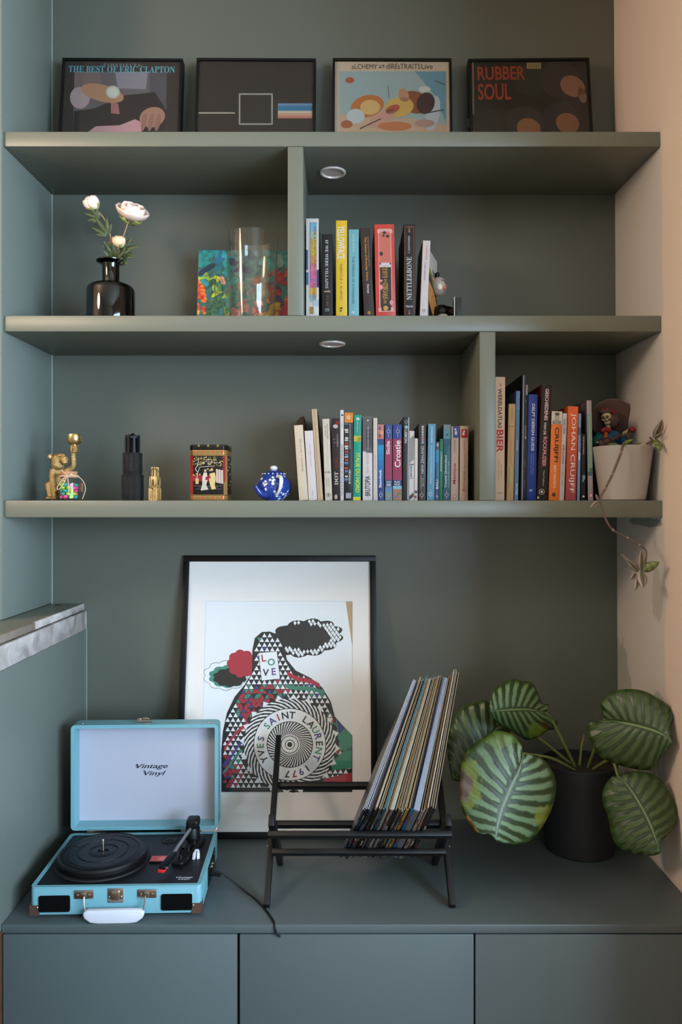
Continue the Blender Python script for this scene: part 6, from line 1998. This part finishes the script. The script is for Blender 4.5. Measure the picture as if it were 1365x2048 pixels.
for p in ((1243, 905), (1226, 948), (1212, 977), (1211, 1032), (1227, 1060), (1256, 1076), (1280, 1090)):
    MB().ball(W(p[0], p[1], -.337), .0036, 10, 6).build('stem_node', mat('vine_node', (140, 112, 100), rough=.7), vine, world=True)


def tl(b, t, wpx, nrm=(0, -1, .1), m=None, curl=.1, y=None):
    bb, tt_ = W(*b), W(*t)
    blade(bb, tt_, wpx * (CAM_D + b[2]) / FPX, nrm, curl, 12).build('leaf', m or TRAD, vine, world=True, solid=.0006)


ey = -.338
tl((1284, 1142, ey), (1284, 1099, ey - .02), 17)
tl((1284, 1141, ey), (1320, 1124, ey - .015), 19, m=TGRN)
tl((1283, 1141, ey - .004), (1288, 1176, ey - .03), 21)
tl((1281, 1142, ey), (1271, 1182, ey - .015), 12)
tl((1278, 1143, ey), (1253, 1118, ey - .02), 13)
tl((1274, 1138, ey), (1243, 1108, ey - .01), 8)
tl((1272, 1146, ey), (1262, 1160, ey - .012), 9)
MB().tube([W(1293, 1118, -.337), W(1291, 1130, ey), W(1284, 1142, ey)], [.0016, .0016, .0018], 8, smooth_pts=4).build('stem', VST, vine, world=True)
tl((1198, 1002, -.34), (1181, 1016, -.35), 9)
tl((1198, 1001, -.34), (1192, 988, -.345), 5)
# upright sprig at the right edge of the pot
MB().tube([V(pxx + .03, PYY - .02, wpz + .122), W(1298, 893, -.27), W(1308, 884, -.275), W(1314, 876, -.28)], [.002, .002, .0018, .0014], 8, smooth_pts=5).build('stem', VST, vine, world=True)
tl((1312, 878, -.30), (1325, 839, -.345), 19)
tl((1311, 876, -.31), (1326, 866, -.345), 9)
tl((1313, 877, -.31), (1322, 902, -.345), 17, m=TGRN)
tl((1310, 882, -.28), (1291, 888, -.30), 9)
tl((1308, 882, -.28), (1299, 874, -.30), 7)
# leaves lying over the soil
tl((1245, 889, -.25), (1268, 879, -.28), 9, m=TGRN)
tl((1240, 891, -.25), (1216, 889, -.30), 8, m=TGRN)
tl((1270, 891, -.25), (1284, 886, -.29), 7, m=TGRN)

# skeleton musician
SY = -.105
su = (CAM_D + SY) / FPX
sk = thing('skeleton_figurine', 'painted skeleton musician figurine with a sombrero and guitar behind the white planter', 'figurine', (W(1216, 0, SY).x, SY, SHELF_Z3))
BONE = mat('painted_bone', (206, 188, 148), rough=.5, var=.1)
JKT = mat('blue_jacket_paint', (30, 96, 136), rough=.5, var=.2, vscale=120)
TEAL = mat('teal_sleeve_paint', (20, 104, 104), rough=.5)
REDP = mat('red_paint', (150, 30, 34), rough=.45)
ORG = mat('orange_paint', (196, 84, 24), rough=.5)
BRN = mat('brown_felt_paint', (92, 66, 60), rough=.7, var=.2, vscale=60)
GTR = mat('dark_guitar_wood', (72, 28, 22), rough=.4)
HOLE = mat('hole_black')
w3 = lambda px, py, dy=0: W(px, py, SY + dy)
# trousers and feet (behind the planter)
tr_ = MB()
for dx in (-.014, .014): tr_.tube([w3(1216, 925) + V(dx, 0, 0), V(w3(1216, 0).x + dx * 1.3, SY, SHELF_Z3 + .01)], [.015, .011], 12)
tr_.ball(w3(1216, 922), (.028, .02, .024))
for dx in (-.018, .018): tr_.ball(V(w3(1216, 0).x + dx, SY - .008, SHELF_Z3 + .007), (.01, .018, .0072))
tr_.fuse('trousers', mat('black_trousers_paint', (30, 26, 30), rough=.6), sk, .003, 3, world=True)
tb = MB()
tb.ball(w3(1214, 892), (.029, .02, .04)).ball(w3(1202, 872), (.013, .013, .013)).ball(w3(1230, 870), (.013, .013, .013)).ball(w3(1216, 870), (.022, .016, .014))
tb.fuse('jacket', JKT, sk, .0028, 4, world=True)
MB().tube([w3(1201, 872), w3(1193, 884, -.012), w3(1198, 893, -.026)], [.012, .011, .008], 12, smooth_pts=4).build('sleeve', TEAL, sk, world=True)
MB().tube([w3(1231, 870), w3(1241, 884, -.012), w3(1247, 876, -.03)], [.012, .010, .007], 12, smooth_pts=4).build('sleeve', JKT, sk, world=True)
MB().ball(w3(1212.5, 873, -.018), (.006, .004, .016)).build('shirt_front', ORG, sk, world=True)
for s_ in (-1, 1): MB().ball(w3(1213 + s_ * 5, 860, -.02), (.010, .005, .007), rot=Euler((0, s_ * .5, 0))).build('bow_tie', REDP, sk, world=True)
MB().tube([w3(1217, 848), w3(1216, 860, -.006)], [.0055, .0075], 10).build('neck', BONE, sk, world=True)
hdc = w3(1213.5, 836, -.006)
hb_ = MB().ball(hdc + V(0, 0, .003), (.0125, .013, .0135), 18, 12).ball(w3(1215, 845, -.011), (.009, .009, .0065), 14, 8).ball(w3(1210, 839.5, -.014), (.0085, .006, .005), 12, 8)
so_ = hb_.fuse('skull', BONE, sk, .0013, 2, world=True)
for px, py in ((1208, 835.5), (1215.5, 833.5)): MB().ball(w3(px, py, -.0185), (.0036, .003, .0042), 12, 8).build('eye_socket', mat('socket_ochre', (96, 66, 20), rough=.6), so_, world=True)
MB().ball(w3(1211.3, 838.5, -.021), (.0014, .002, .0022), 8, 6).build('nose_hole', HOLE, so_, world=True)
MB().tube([w3(1205.5, 842.5, -.0185), w3(1213, 842.8, -.0215), w3(1220.5, 839, -.0145)], .0009, 6, smooth_pts=4).build('mouth_line', HOLE, so_, world=True)
MB().ball(w3(1219, 839.5, -.0155), (.0022, .002, .0024), 8, 6).build('cheek_hollow', HOLE, so_, world=True)
# sombrero tipped back, its wide brim behind the head
ht = MB().lathe([(0, .0), (.052, -.002), (.056, .004), (.053, .007), (.02, .006), (.018, .03), (.012, .038), (0, .04)], (0, 0, 0), 40).build('sombrero', BRN, sk)
ht.matrix_local = Matrix.Translation(w3(1222, 836, .022) - LOCS[sk.name]) @ Euler((R(-62), R(20), 0)).to_matrix().to_4x4() @ Matrix.Rotation(PI, 4, 'X')
MB().ball(w3(1211, 824, -.002), (.0175, .016, .008), 18, 10).build('hat_crown', BRN, sk, world=True)
for px, py in ((1207, 819), (1215, 817.5), (1224, 821.5), (1229, 825)): MB().ball(w3(px, py, -.012), (.0045, .003, .003), 8, 6).build('hat_flower', REDP, sk, world=True)
# guitar with red head
gb = MB().ball(w3(1208, 890, -.034), (.020, .007, .015), 18, 10, rot=Euler((0, .5, 0))).ball(w3(1218, 884, -.034), (.015, .007, .012), 18, 10, rot=Euler((0, .5, 0)))
gto = gb.fuse('guitar_body', GTR, sk, .002, 2, world=True)
MB().bar(w3(1218, 884, -.036), w3(1259, 861, -.036), .009, .006, (0, 1, 0)).build('guitar_neck', GTR, sk, world=True, bevel=.001)
MB().ball(w3(1266, 859.5, -.036), (.0085, .006, .0075), 14, 8).build('guitar_head', REDP, sk, world=True)
for k in range(4):
    MB().tube([w3(1246 + k * 2.6, 873 - k * 1.2, -.037), w3(1246.5 + k * 2.6, 868 - k * 1.2, -.045), w3(1248.5 + k * 2.6, 863 - k * 1.4, -.041)], .0011, 6, smooth_pts=3).build('finger_bone', BONE, sk, world=True)
MB().ball(w3(1198, 883 + 2, -.034), (.007, .004, .004)).build('hand', BONE, sk, world=True)
